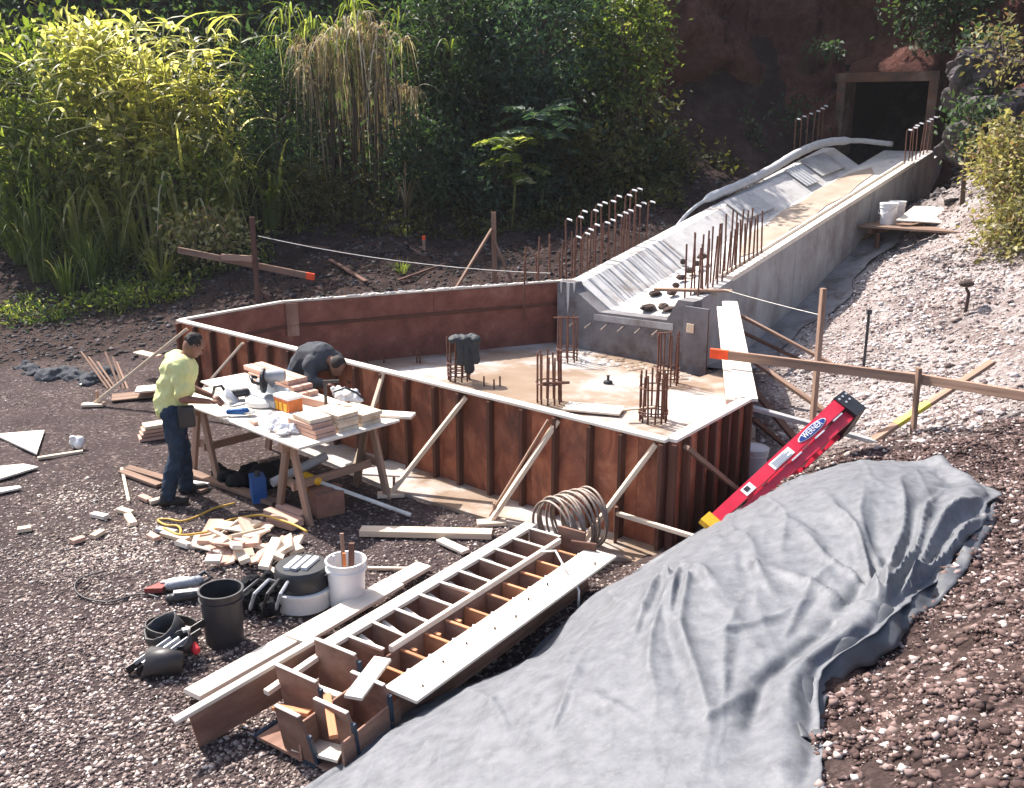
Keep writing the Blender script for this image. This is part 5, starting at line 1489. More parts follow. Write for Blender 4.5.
for k in range(10):
    a = .08 + k * .235 + random.uniform(-.02, .02)
    o = beam('rib', fq(a, .40, .19), fq(a, .645, .19), .022, .28, 'orange_wood' if k % 2 == 0 else 'frame_ply', fr)
    beam('rib_cap', fq(a, .40, .336), fq(a, .645, .336), .026, .014, 'orange_wood', o)
    b = MB(); b.lathe([(.025, 0), (.025, .12)], 12, fq(a + .07, .58, .30), Matrix.Rotation(math.pi / 2, 3, 'Y')); b.build('bolt_tube', 'white_plastic', fr, None, True, True)
    if k in (1, 2, 3): beam('cleat', fq(a + .06, .46, .2), fq(a + .06, .46, .33), .05, .03, 'orange_wood', fr, up=FE)
beam('end_plate', fq(2.42, .30, .28), fq(2.42, .56, .28), .02, .34, 'frame_ply', fr)
beam('end_plate', fq(2.30, .50, .27), fq(2.36, .70, .27), .02, .28, 'dark_lumber', fr)
b = MB(); b.tube([fq(2.0, .42, .40), fq(1.98, .55, .45), fq(1.9, .66, .41), fq(1.83, .78, .375), fq(1.76, .9, .3), fq(1.74, .91, .16)], .009, 6); b.build('tie_cord', 'string', fr, None, True)
# splayed gussets at the near end
def gusset(a, b0, b1, z0, z1, cut, mat='frame_ply', edge=True, lean=0.0):
    P = [fq(a, b0, z0), fq(a, b1, z0), fq(a - lean, b1, z1 - cut), fq(a - lean, b1 - cut * .6, z1), fq(a - lean, b0, z1)]
    b = MB(); b.prism(P, FE * .024); o = b.build('gusset', mat, fr)
    if edge:
        b = MB(); b.bar(P[0] + FE * .012 - V(0, 0, .012), P[1] + FE * .012 - V(0, 0, .012), .03, .022, (0, 0, 1)); b.build('painted_edge', 'blue_paint', o)
        b = MB(); b.bar(P[1] + FE * .012 + FQ * .012, P[2] + FE * .012 + FQ * .012, .03, .022, FE); b.build('painted_edge', 'blue_paint', o)
    beam('gusset_cap', P[4] + FE * .012 + V(0, 0, .006), P[3] + FE * .012 + V(0, 0, .006), .028, .01, 'pale_ply', o)
    return o
for (a_, z1, lean) in ((-.06, .46, .03), (-.36, .44, .07)):
    gusset(a_, .0, .37, .05, z1, .03, lean=lean)
    gusset(a_ - .10, .40, .70, .04, z1 - .06, .05, 'frame_ply', lean=lean * .5)
gusset(-.60, .24, .50, .03, .36, .10, lean=.06)
beam('side_skin', fq(-.62, .395, .15), fq(.08, .392, .17), .018, .26, 'frame_ply', fr)
beam('side_skin', fq(-.58, .715, .14), fq(-.06, .70, .16), .018, .24, 'frame_ply', fr)
beam('side_rail', fq(-.5, -.015, .28), fq(-.03, .0, .33), .05, .035, 'pale_ply', fr)
beam('floor_panel', fq(-.62, .2, .035), fq(-.01, .2, .033), .38, .02, 'frame_ply', fr)
beam('floor_panel', fq(-.6, .56, .033), fq(-.11, .56, .035), .3, .02, 'frame_ply', fr)
beam('tie_board', fq(.05, .47, .415), fq(-.36, .60, .395), .12, .022, 'pale_ply', fr)
beam('tie_board', fq(-.40, .42, .37), fq(-.62, .69, .31), .05, .03, 'orange_wood', fr)
beam('cleat', fq(-.2, .05, .2), fq(-.2, .33, .22), .05, .03, 'pale_ply', fr)
beam('cleat', fq(-.5, .05, .2), fq(-.46, .33, .24), .05, .03, 'orange_wood', fr)
beam('skirt_board', fq(-.86, -.28, .10), fq(-.02, -.06, .26), .02, .26, 'frame_ply', fr)
beam('skirt_rail', fq(-.98, -.30, .23), fq(.0, -.075, .40), .06, .028, 'pale_ply', fr)
beam('skirt_post', fq(-.55, -.215, .02), fq(-.55, -.215, .27), .04, .03, 'orange_wood', fr, up=FE)
beam('sill', fq(-.6, -.02, .02), fq(-.03, -.02, .03), .03, .04, 'blue_paint', fr)
plate('plywood_scrap', 'white plywood corner at the bottom edge below the framework', [(292, 762), (330, 736), (347, 757), (338, 775)], 'pale_ply', .02, .08)
beam('wood_scrap', gp(292, 742, .02), gp(303, 760, .06), .08, .04, 'pink_lumber', None, label='reddish splinter of wood at the bottom edge', cat='scrap')
# coil of hoops
c = at(571, 523, .27)
t = thing('hoop_coil', 'coil of steel spiral hoops standing behind the framework end', 'rebar coil', c - V(0, 0, .3))
axd = V(.78, .6, .04).normalized(); s1 = axd.orthogonal().normalized(); s2 = axd.cross(s1)
for k in range(13):
    cc = c + axd * (-.22 + .037 * k) + V(0, 0, .01 * (k % 2)); R_ = .26 + .012 * math.sin(k * 2.1)
    tl = axd * (.035 * math.sin(k * 1.7))
    b = MB(); b.tube([cc + s1 * R_ * math.cos(a) + s2 * R_ * math.sin(a) + tl * math.cos(a) for a in [2 * math.pi * j / 40 for j in range(40)]], .012, 7, closed=True)
    b.build('hoop', 'hoop_steel', t, None, True)

# ------------------------------------------------------------------ people
def person_standing():
    pos = gp(183, 499); pos.z = hz(pos.x, pos.y)
    f = V(.93, .36, 0).normalized(); l = V(-f.y, f.x, 0)
    def L(x, y, z): return pos + f * x + l * y + V(0, 0, z)
    t = thing('person', 'worker in yellow shirt and dark jeans standing bent over the table', 'person', pos)
    hipL, hipR = L(-.02, .09, .92), L(-.02, -.09, .92)
    kneeL, kneeR = L(.06, .13, .50), L(-.02, -.12, .50)
    ankL, ankR = L(.05, .16, .10), L(-.16, -.14, .10)
    shL, shR = L(.09, .19, 1.40), L(.07, -.19, 1.40)
    elL, elR = L(.13, .25, 1.12), L(.08, -.25, 1.11)
    wrL, wrR = L(.36, .12, 1.02), L(.33, -.10, 1.02)
    nk = L(.11, 0, 1.47); hd = L(.235, 0, 1.575)
    b = MB()
    b.capsule(L(-.02, 0, .95), L(.04, 0, 1.2), .13, .14); b.capsule(L(.04, 0, 1.2), L(.07, 0, 1.33), .13, .125)
    b.capsule(shL, shR, .075, .075); b.capsule(L(.08, 0, 1.40), L(.19, 0, 1.52), .06, .055)
    for h_, k_, a_, s in ((hipL, kneeL, ankL, 1), (hipR, kneeR, ankR, -1)):
        b.capsule(h_, k_, .085, .058); b.capsule(k_, a_, .056, .042)
        b.capsule(a_ - V(0, 0, .05), a_ + f * .16 - V(0, 0, .06), .045, .035)
    for s_, e_, w_ in ((shL, elL, wrL), (shR, elR, wrR)):
        b.capsule(s_, e_, .052, .042); b.capsule(e_, w_, .042, .028)
        d = (w_ - e_).normalized(); side = d.cross(V(0, 0, 1)).normalized()
        pc = w_ + d * .06
        b.ball(pc, (.045, .045, .022), None, 10, 7)
        for j in range(4):
            o_ = side * (-.03 + .02 * j); ln = (.055, .065, .062, .048)[j]
            k0 = pc + o_ + d * .03; k1 = k0 + d * ln * .6 - V(0, 0, .012); k2 = k1 + d * ln * .25 - V(0, 0, .035)
            b.tube([k0, k1, k2], [.0095, .009, .007], 7)
        sg = -1 if s_ is shL else 1
        b.tube([pc + side * -.035 * sg - d * .01, pc + side * -.058 * sg + d * .025 - V(0, 0, .01), pc + side * -.045 * sg + d * .055 - V(0, 0, .02)], [.012, .011, .008], 7)
    # head looking down at the work
    R = Matrix((f, l, V(0, 0, 1))).transposed() @ Matrix.Rotation(.72, 3, 'Y')
    b.ball(hd, (.098, .075, .118), R, 18, 12); b.ball(hd + R @ V(.035, 0, -.06), (.062, .056, .065), R, 14, 9)
    b.ball(hd + R @ V(.10, 0, -.02), (.022, .014, .026), R, 8, 6)
    b.ball(hd + R @ V(.088, 0, -.068), (.016, .028, .012), R, 8, 6)
    for s in (-1, 1): b.ball(hd + R @ V(-.005, .076 * s, -.01), (.022, .012, .032), R, 8, 6)
    organic(b, 'body', 'skin', t, .0095, 3)
    for s in (-1, 1):
        b = MB(); b.ball(hd + R @ V(.088, .03 * s, .012), .010, None, 8, 6); b.build('eye', 'hair', t, None, True)
    b = MB()
    b.capsule(L(-.03, 0, 1.0), L(.035, 0, 1.18), .165, .175); b.capsule(L(.035, 0, 1.18), L(.08, 0, 1.34), .178, .178)
    b.capsule(L(.075, .16, 1.40), L(.065, -.16, 1.40), .112, .112)
    for s_, e_ in ((shL, elL), (shR, elR)):
        b.capsule(s_, s_.lerp(e_, .72), .092, .08)
    b.lathe([(.075, 0), (.068, .03)], 14, L(.10, 0, 1.45))
    b.v = [tuple(V(*q) + V(0, 0, 0) + (f * .012 * math.sin(q[2] * 38 + q[1] * 17))) for q in b.v]
    organic(b, 'shirt', 'shirt_yellow', t, .011, 4, None, .022, 8)
    b = MB()
    b.capsule(hipL + V(0, 0, .02), hipR + V(0, 0, .02), .125, .125)
    for h_, k_, a_ in ((hipL, kneeL, ankL), (hipR, kneeR, ankR)):
        b.capsule(h_, k_, .108, .085); b.capsule(k_, a_ + V(0, 0, -.02), .083, .075)
    b.v = [tuple(V(*q) + l * .010 * math.sin(q[2] * 45)) for q in b.v]
    organic(b, 'trousers', 'denim', t, .012, 3, None, .034, 8)
    for a_ in (ankL, ankR):
        b = MB(); b.capsule(a_ + V(0, 0, .02), a_ - V(0, 0, .04), .06, .058); b.capsule(a_ - V(0, 0, .05) - f * .04, a_ + f * .17 - V(0, 0, .06), .05, .045)
        organic(b, 'boot', 'boot', t, .012, 3)
    b = MB(); b.ball(hd + R @ V(-.022, 0, .028), (.094, .081, .096), R, 16, 10)
    b.v = [q for q in b.v]
    organic(b, 'hair', 'hair', t, .010, 2, None, .02, 30)
    b = MB(); b.box(L(.1, -.2, .92), (.16, .08, .22), Matrix((f, l, V(0, 0, 1))).transposed()); organic(b, 'pouch', 'leather_dark', t, .016, 3)
person_standing()
def person_bent():
    c = at(306, 400, .80)
    q = tp(1.9, 1.58, 0); pos = V(q.x, q.y, hz(q.x, q.y))
    f = V(.75, -.66, 0).normalized(); l = V(-f.y, f.x, 0)
    def L(x, y, z): return pos + f * x + l * y + V(0, 0, z - (.08 if z > .6 else 0))
    t = thing('person', 'worker in dark grey clothes bent over behind the table', 'person', pos)
    hip = L(-.30, 0, .90)
    hipL, hipR = L(-.30, .1, .88), L(-.30, -.1, .88)
    mid = L(-.12, 0, 1.10); chest = L(.10, 0, 1.16); nk = L(.26, 0, 1.15); hd = L(.38, 0, 1.10)
    shL, shR = L(.12, .18, 1.10), L(.12, -.18, 1.10)
    b = MB()
    b.capsule(hip, mid, .13, .13); b.capsule(mid, chest, .13, .14); b.capsule(shL, shR, .07, .07); b.capsule(chest, nk, .08, .055); b.capsule(nk, hd, .055, .06)
    elL, elR = L(.22, .26, .94), L(.22, -.26, .94); wrL, wrR = L(.36, .17, .92), L(.36, -.17, .92)
    for s_, e_, w_ in ((shL, elL, wrL), (shR, elR, wrR)):
        b.capsule(s_, e_, .052, .042); b.capsule(e_, w_, .04, .028)
        d = (w_ - e_).normalized(); side = d.cross(V(0, 0, 1)).normalized(); pc = w_ + d * .05
        b.ball(pc, (.042, .042, .022), None, 10, 7)
        for j in range(4):
            k0 = pc + side * (-.03 + .02 * j) + d * .03
            b.tube([k0, k0 + d * .035, k0 + d * .05 - V(0, 0, .02)], [.0095, .009, .007], 7)
        b.tube([pc - side * .035, pc - side * .055 + d * .03], [.012, .009], 7)
    R = Matrix((f, l, V(0, 0, 1))).transposed() @ Matrix.Rotation(1.0, 3, 'Y')
    b.ball(hd, (.098, .075, .118), R, 18, 12); b.ball(hd + R @ V(.035, 0, -.06), (.06, .055, .06), R, 12, 8); b.ball(hd + R @ V(.10, 0, -.02), (.022, .014, .026), R, 8, 6)
    for h_, k_, a_ in ((hipL, L(-.16, .13, .48), L(-.25, .16, .1)), (hipR, L(-.16, -.13, .48), L(-.25, -.16, .1))):
        b.capsule(h_, k_, .09, .06); b.capsule(k_, a_, .058, .045); b.capsule(a_ - V(0, 0, .05), a_ + f * .15 - V(0, 0, .06), .045, .035)
    organic(b, 'body', 'skin', t, .011, 3)
    b = MB(); b.capsule(hip + V(0, 0, .03), mid + V(0, 0, .02), .165, .175); b.capsule(mid + V(0, 0, .02), chest, .175, .17); b.capsule(shL, shR, .105, .105)
    for s_, e_, w_ in ((shL, elL, wrL), (shR, elR, wrR)): b.capsule(s_, e_, .085, .07); b.capsule(e_, e_.lerp(w_, .7), .068, .055)
    b.v = [tuple(V(*q_) + V(0, 0, .012 * math.sin(q_[0] * 30 + q_[1] * 22))) for q_ in b.v]
    organic(b, 'jacket', 'grey_cloth', t, .012, 4, None, .014, 9)
    b = MB(); b.capsule(hipL, hipR, .13, .13)
    for h_, k_, a_ in ((hipL, L(-.16, .13, .48), L(-.25, .16, .1)), (hipR, L(-.16, -.13, .48), L(-.25, -.16, .1))):
        b.capsule(h_, k_, .11, .088); b.capsule(k_, a_, .085, .075)
    organic(b, 'trousers', 'denim', t, .016, 4)
    for s in (1, -1):
        a_ = L(-.25, .16 * s, .1); b = MB(); b.capsule(a_ - V(0, 0, .05) - f * .04, a_ + f * .17 - V(0, 0, .06), .052, .046); organic(b, 'boot', 'boot', t, .014, 3)
    b = MB(); b.ball(hd + R @ V(-.022, 0, .028), (.096, .082, .097), R, 16, 10); organic(b, 'hair', 'hair', t, .012, 2)
    b = MB(); b.tube([L(.06, .0, 1.31), L(.14, 0, 1.295), L(.2, 0, 1.26)], [.02, .026, .02], 8); organic(b, 'shoulder_highlight', 'paper_white', t, .012, 2)  # white strip paints the highlight along the shoulder
person_bent()

# ------------------------------------------------------------------ vegetation
def unit(a): return a / np.maximum(np.linalg.norm(a, axis=1), 1e-9)[:, None]
def leaves_np(P, D, L, Wd, fold=.25):
    """pointed folded leaves; P base, D direction"""
    n = len(P); D = unit(D)
    Rv = RNG.normal(size=(n, 3)); Rv[:, 2] += 1.2
    S = unit(np.cross(D, Rv)); N = np.cross(S, D)
    L = L[:, None]; Wd = Wd[:, None]
    v = np.stack([P, P + D * L * .45 + S * Wd * .5 + N * Wd * fold, P + D * L + N * L * -.15, P + D * L * .45 - S * Wd * .5 + N * Wd * fold], 1)
    f = np.array([(0, 1, 2), (0, 2, 3)])[None] + (np.arange(n) * 4)[:, None, None]
    return v.reshape(-1, 3), f.reshape(-1, 3)
def crown_np(c, rad, nclump, per, ls, lw=.45, spread=.3, droop=0.0, shell=.55):
    q = unit(RNG.normal(size=(nclump, 3))) * (shell + (1 - shell) * RNG.random(nclump) ** .6)[:, None]
    q += RNG.normal(size=q.shape) * .10
    C = q * np.array(rad) + np.array(c)
    out = np.repeat(q, per, 0)
    P = np.repeat(C, per, 0) + RNG.normal(size=(nclump * per, 3)) * spread * np.array([1, 1, .7])
    D = out * .6 + RNG.normal(size=P.shape) * .7; D[:, 2] += .15 - droop
    L = ls * RNG.uniform(.6, 1.35, len(P))
    return leaves_np(P, D, L, L * lw)
def blades_np(base, n, h, spread, w, droop=.6, seg=6, foot=.18):
    """arching grass blades from a foot"""
    a = RNG.uniform(0, 2 * math.pi, n)
    B = np.array(base)[None] + np.stack([np.cos(a), np.sin(a), np.zeros(n)], 1) * (foot * RNG.random(n) ** .5)[:, None]
    out = np.stack([np.cos(a), np.sin(a), np.zeros(n)], 1) + RNG.normal(size=(n, 3)) * .25; out[:, 2] = 0; out = unit(out)
    hh = h * RNG.uniform(.45, 1.1, n); ss = spread * RNG.uniform(.2, 1.2, n); dd = droop * RNG.uniform(.2, 1.3, n)
    side = np.stack([-out[:, 1], out[:, 0], np.zeros(n)], 1)
    tw = RNG.uniform(-.5, .5, n)
    side = side * np.cos(tw)[:, None] + np.array([0, 0, 1.])[None] * np.sin(tw)[:, None]
    t = np.linspace(0, 1, seg + 1)
    rows = []
    for tk in t:
        p = B + out * (ss * (tk * .35 + .65 * tk ** 2.2))[:, None]
        p[:, 2] += hh * (tk * 1.25 - .25 * tk ** 2) - dd * hh * tk ** 3.2
        ww = w * (1 - tk ** 2.2) * (.55 + .45 * min(1, tk * 4)) * RNG.uniform(.75, 1.2, n)
        rows.append(np.stack([p - side * ww[:, None] * .5, p + side * ww[:, None] * .5], 1))
    v = np.stack(rows, 1).reshape(n, -1, 3)              # n, (seg+1)*2
    k = (seg + 1) * 2
    f = np.array([(2 * i, 2 * i + 1, 2 * i + 3, 2 * i + 2) for i in range(seg)])[None] + (np.arange(n) * k)[:, None, None]
    return v.reshape(-1, 3), f.reshape(-1, 4)
def merge(parts):
    vs, fs, o = [], [], 0
    for v, f in parts: vs.append(v); fs.append(f + o); o += len(v)
    return np.concatenate(vs), np.concatenate(fs)
def stems(paths, mat, name, parent, n=6):
    b = MB()
    for pth, r in paths: b.tube(pth, r, n)
    return b.build(name, mat, parent, None, True)
def region(u0, u1, v0, v1, Y):
    c = atY((u0 + u1) / 2, (v0 + v1) / 2, Y); e0 = atY(u0, v1, Y); e1 = atY(u1, v0, Y)
    return c, (e1.x - e0.x) / 2, (e1.z - e0.z) / 2
def shrub(name, label, box, Y, mat, nclump=70, per=22, ls=.14, lw=.45, ry=None, cat='shrub', group=None, bark='plain_bark', spread=.2, trunk=.05, droop=0.0, shell=.55):
    c, rx, rz = region(*box, Y)
    ry = ry or max(.4, rx * .7)
    g = V(c.x, Y + .1, hz(c.x, Y + .1))
    t = thing(name, label, cat, g, group)
    v, f = crown_np(c, (rx * .92, ry, rz * .92), nclump, per, ls, lw, spread, droop, shell)
    link('crown', np_mesh('crown', v, f, mat), t)
    paths = []
    top = V(c.x, c.y, c.z)
    if g.z < top.z:
        paths.append(([g - V(0, 0, .2), g.lerp(top, .5) + V(random.uniform(-.1, .1), 0, 0), top], [trunk, trunk * .8, trunk * .5]))
    for k in range(8):
        q = V(*(RNG.normal(size=3))); q.normalize()
        e = V(c.x + q.x * rx * .8, c.y + q.y * ry * .8, c.z + abs(q.z) * rz * .8)
        s = g.lerp(top, random.uniform(.5, 1)) if g.z < top.z else top
        paths.append(([s, s.lerp(e, .5) + V(0, 0, .08), e], [trunk * .45, trunk * .3, trunk * .12]))
    stems(paths, bark, 'trunk' if cat == 'tree' else 'stem', t)
    return t
def grass(name, label, uv, Y, h_v, n, spread, w, mat, droop=.5, group=None, foot=.2, cat='grass clump', straight=0, h=None):
    g = gp(*uv) if Y is None else V(atY(uv[0], uv[1], Y).x, Y, hz(atY(uv[0], uv[1], Y).x, Y))
    hh = h if h else max(.3, atY(uv[0], h_v, g.y).z - g.z)
    v, f = blades_np(g - V(0, 0, .03), n, hh, spread, w, droop, foot=foot)
    o = link(name, np_mesh(name, v, f, mat))
    return tag(o, label, cat, group)

# -- thick background wall of leaves on the hillside (reads as one mass)
def undergrowth(name, label, x0, x1, y0, y1, n, mat, ls, lw, up=.5, h=.5, cond=None):
    x = RNG.uniform(x0, x1, n); y = RNG.uniform(y0, y1, n)
    ok = cond(x, y) if cond is not None else np.ones(n, bool)
    x, y = x[ok], y[ok]; n = len(x)
    z = H(x, y) + RNG.random(n) ** 2 * h
    D = RNG.normal(size=(n, 3)); D[:, 2] += up; D[:, 1] -= .4
    L = ls * RNG.uniform(.5, 1.5, n)
    v, f = leaves_np(np.stack([x, y, z], 1), D, L, L * lw)
    o = link(name, np_mesh(name, v, f, mat)); o['kind'] = 'stuff'; tag(o, label, 'undergrowth')
clump = lambda x, y: fbm(x * .9, y * .9) > -.12
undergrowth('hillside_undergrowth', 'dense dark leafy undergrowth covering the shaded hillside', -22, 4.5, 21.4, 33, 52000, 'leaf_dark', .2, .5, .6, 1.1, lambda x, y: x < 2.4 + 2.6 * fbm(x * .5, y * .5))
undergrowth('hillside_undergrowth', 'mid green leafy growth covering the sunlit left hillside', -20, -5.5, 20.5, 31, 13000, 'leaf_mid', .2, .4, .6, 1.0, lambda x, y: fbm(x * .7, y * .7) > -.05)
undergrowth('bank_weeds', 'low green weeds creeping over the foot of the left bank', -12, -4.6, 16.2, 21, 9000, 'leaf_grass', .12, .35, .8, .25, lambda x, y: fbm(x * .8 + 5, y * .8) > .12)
undergrowth('bank_weeds', 'low dark weeds creeping over the bank behind the basin', -4.8, 3.5, 20.4, 22, 5000, 'leaf_olive', .12, .45, .8, .35, lambda x, y: fbm(x * .8 + 15, y * .8) > -.05)

# -- cliff vines
def cliff_vines(name, label, boxes, mat, n, ls):
    P = []
    for (u0, u1, v0, v1, Y) in boxes:
        c, rx, rz = region(u0, u1, v0, v1, Y)
        q = RNG.normal(size=(n, 3)) * np.array([rx * .5, .25, rz * .5]) + np.array(c)
        q[:, 0] += np.sin(q[:, 2] * 3) * .2
        P.append(q)
    P = np.concatenate(P)
    D = RNG.normal(size=P.shape) * .6; D[:, 1] -= .7; D[:, 2] -= .3
    L = ls * RNG.uniform(.5, 1.5, len(P))
    v, f = leaves_np(P, D, L, L * .6)
    o = link(name, np_mesh(name, v, f, mat)); o['kind'] = 'stuff'; tag(o, label, 'vines')
cliff_vines('cliff_vines', 'sparse olive vines hanging on the red earth cliff', [(575, 700, 130, 230, 22.2), (600, 690, 90, 160, 22.9), (690, 730, 150, 205, 22.8)], 'leaf_olive', 800, .13)
cliff_vines('cliff_vines', 'few small dark tufts clinging to the bare cliff above the tunnel', [(740, 765, 100, 190, 23.6), (800, 840, 40, 60, 24.0), (900, 950, 30, 55, 23.0), (770, 830, 90, 130, 24.1)], 'leaf_dark', 170, .11)
cliff_vines('cliff_vines', 'dark leaves tangled on the rock bank right of the tunnel', [(955, 990, 70, 150, 20.2), (950, 1020, 20, 60, 20.6)], 'leaf_dark', 260, .12)

# -- big shrubs and trees
TG = 'dark trees and shrubs of the shaded thicket'
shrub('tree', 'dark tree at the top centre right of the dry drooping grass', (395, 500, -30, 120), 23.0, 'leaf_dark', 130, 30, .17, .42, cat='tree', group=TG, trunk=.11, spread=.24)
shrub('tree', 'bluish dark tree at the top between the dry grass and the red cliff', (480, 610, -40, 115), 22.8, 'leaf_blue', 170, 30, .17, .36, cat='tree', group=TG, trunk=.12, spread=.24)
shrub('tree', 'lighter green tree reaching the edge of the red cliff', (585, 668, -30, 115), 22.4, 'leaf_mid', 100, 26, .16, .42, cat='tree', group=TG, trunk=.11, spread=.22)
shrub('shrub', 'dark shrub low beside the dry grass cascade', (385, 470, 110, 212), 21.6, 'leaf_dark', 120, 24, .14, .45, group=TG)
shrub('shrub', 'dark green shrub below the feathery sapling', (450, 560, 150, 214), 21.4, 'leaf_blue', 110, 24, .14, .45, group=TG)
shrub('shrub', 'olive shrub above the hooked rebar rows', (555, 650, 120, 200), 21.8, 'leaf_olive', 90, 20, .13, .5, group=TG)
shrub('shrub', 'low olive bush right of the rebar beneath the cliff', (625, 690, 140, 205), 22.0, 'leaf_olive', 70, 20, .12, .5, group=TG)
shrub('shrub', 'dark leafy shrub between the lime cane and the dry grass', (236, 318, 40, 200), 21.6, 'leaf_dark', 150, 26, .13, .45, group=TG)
LG = 'sunlit growth on the left bank'
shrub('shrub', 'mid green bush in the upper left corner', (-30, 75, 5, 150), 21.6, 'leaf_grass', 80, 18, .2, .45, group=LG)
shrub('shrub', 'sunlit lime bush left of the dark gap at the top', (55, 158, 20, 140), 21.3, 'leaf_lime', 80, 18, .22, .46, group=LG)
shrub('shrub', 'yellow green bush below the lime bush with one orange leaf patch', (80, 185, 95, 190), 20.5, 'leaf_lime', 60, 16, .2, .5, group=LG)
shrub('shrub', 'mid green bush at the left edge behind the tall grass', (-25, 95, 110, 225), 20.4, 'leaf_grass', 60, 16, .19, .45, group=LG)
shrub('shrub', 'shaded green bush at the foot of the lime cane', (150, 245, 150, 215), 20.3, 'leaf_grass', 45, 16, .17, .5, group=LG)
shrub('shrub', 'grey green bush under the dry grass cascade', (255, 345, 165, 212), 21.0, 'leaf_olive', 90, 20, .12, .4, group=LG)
shrub('shrub', 'small sunlit leafy bush behind the batter board post', (165, 245, 212, 262), 19.3, 'leaf_sunny', 50, 14, .12, .6, group=LG, ry=.4, trunk=.02)
shrub('shrub', 'small green bush on the soil left of the brace', (96, 138, 292, 322), 18.0, 'leaf_mid', 30, 16, .08, .5, group=LG, ry=.3, trunk=.015)
shrub('shrub', 'dim low bush at the left edge of the bank', (14, 80, 300, 345), 17.6, 'leaf_dark', 45, 16, .08, .5, group=LG, ry=.35, trunk=.015)
# orange leaf patch
c = atY(147, 128, 20.9)
v, f = leaves_np(np.array(c)[None] + RNG.normal(size=(14, 3)) * .09, RNG.normal(size=(14, 3)), RNG.uniform(.1, .2, 14), RNG.uniform(.06, .1, 14))

# -- lime cane: tall upright stems with arching blades
def cane(name, label, u0, u1, vtop, vbot, Y, n, mat, group=None, bw=.05, bl=.9, dry=False):
    x0 = atY(u0, vbot, Y).x; x1 = atY(u1, vbot, Y).x
    g0 = V((x0 + x1) / 2, Y, hz((x0 + x1) / 2, Y))
    t = thing(name, label, 'cane', g0, group)
    ztop = atY((u0 + u1) / 2, vtop, Y).z
    parts = []; st = []
    for k in range(n):
        x = random.uniform(x0, x1); y = Y + random.uniform(-.5, .6); g = hz(x, y)
        h = (ztop - g) * random.uniform(.65, 1.03)
        lx, ly = random.uniform(-.9, .9), random.uniform(-.7, .2)
        pth = [V(x, y, g - .1), V(x + lx * .3, y + ly * .3, g + h * .5), V(x + lx, y + ly, g + h)]
        st.append((pth, [.018, .014, .006]))
        for j in range(11):
            s = .08 + .92 * j / 10
            p = pth[0].lerp(pth[1], s * 2) if s < .5 else pth[1].lerp(pth[2], s * 2 - 1)
            parts.append(blades_np(p, 2, bl * .35 * random.uniform(.5, 1.2), bl * random.uniform(.5, 1), bw, 1.6 if not dry else 3.2, 5, .02))
    v, f = merge(parts)
    link('blades', np_mesh('blades', v, f, mat), t)
    stems(st, 'cane_stem', 'stem', t, 5)
cane('cane_clump', 'bright lime cane clump standing right of the sunlit bush', 168, 240, 24, 215, 20.9, 30, 'leaf_lime', LG, .09, 1.4)
cane('cane_clump', 'shaded green cane behind the bush in the upper left', 5, 95, 50, 225, 20.6, 24, 'leaf_grass', LG, .085, 1.4)
cane('cane_clump', 'pale yellow cane in front of the sunlit bush', 85, 150, 40, 200, 20.9, 20, 'leaf_lime', LG, .085, 1.3)
cane('cane_clump', 'pale cane rising beside the dark gap at the top left', 125, 175, 35, 200, 21.4, 16, 'leaf_lime', LG, .085, 1.3)
# -- dry grass cascade hanging from above
def cascade():
    Y = 21.5
    g = V(atY(350, 200, Y).x, Y, hz(atY(350, 200, Y).x, Y))
    t = thing('dry_grass', 'tall clump of dry drooping grass hanging down the bank', 'grass clump', g)
    parts = []
    for k in range(46):
        u = random.gauss(352, 30); v = random.uniform(10, 75) + abs(u - 352) * .6
        p = atY(u, v, Y + random.uniform(-.5, .5))
        parts.append(blades_np(p, 13, .5, .55, .035, random.uniform(3.5, 6.5), 8, .08))
    v, f = merge(parts)
    link('dry_blades', np_mesh('dry_blades', v, f, 'leaf_dry'), t)
    parts = []
    for k in range(22):
        u = random.gauss(350, 34); vv = random.uniform(8, 60)
        parts.append(blades_np(atY(u, vv, Y + random.uniform(-.4, .5)), 10, .7, .6, .04, random.uniform(2.0, 3.6), 7, .08))
    v, f = merge(parts)
    link('green_blades', np_mesh('green_blades', v, f, 'leaf_grass'), t)
    st = []
    for k in range(16):
        u = random.gauss(350, 24); p1 = atY(u, random.uniform(25, 60), Y); p0 = V(p1.x + random.uniform(-.3, .3), Y + .2, hz(p1.x, Y + .2))
        st.append(([p0, p0.lerp(p1, .5) + V(.05, 0, 0), p1], [.03, .025, .012]))
    stems(st, 'plain_bark', 'stem', t)
cascade()
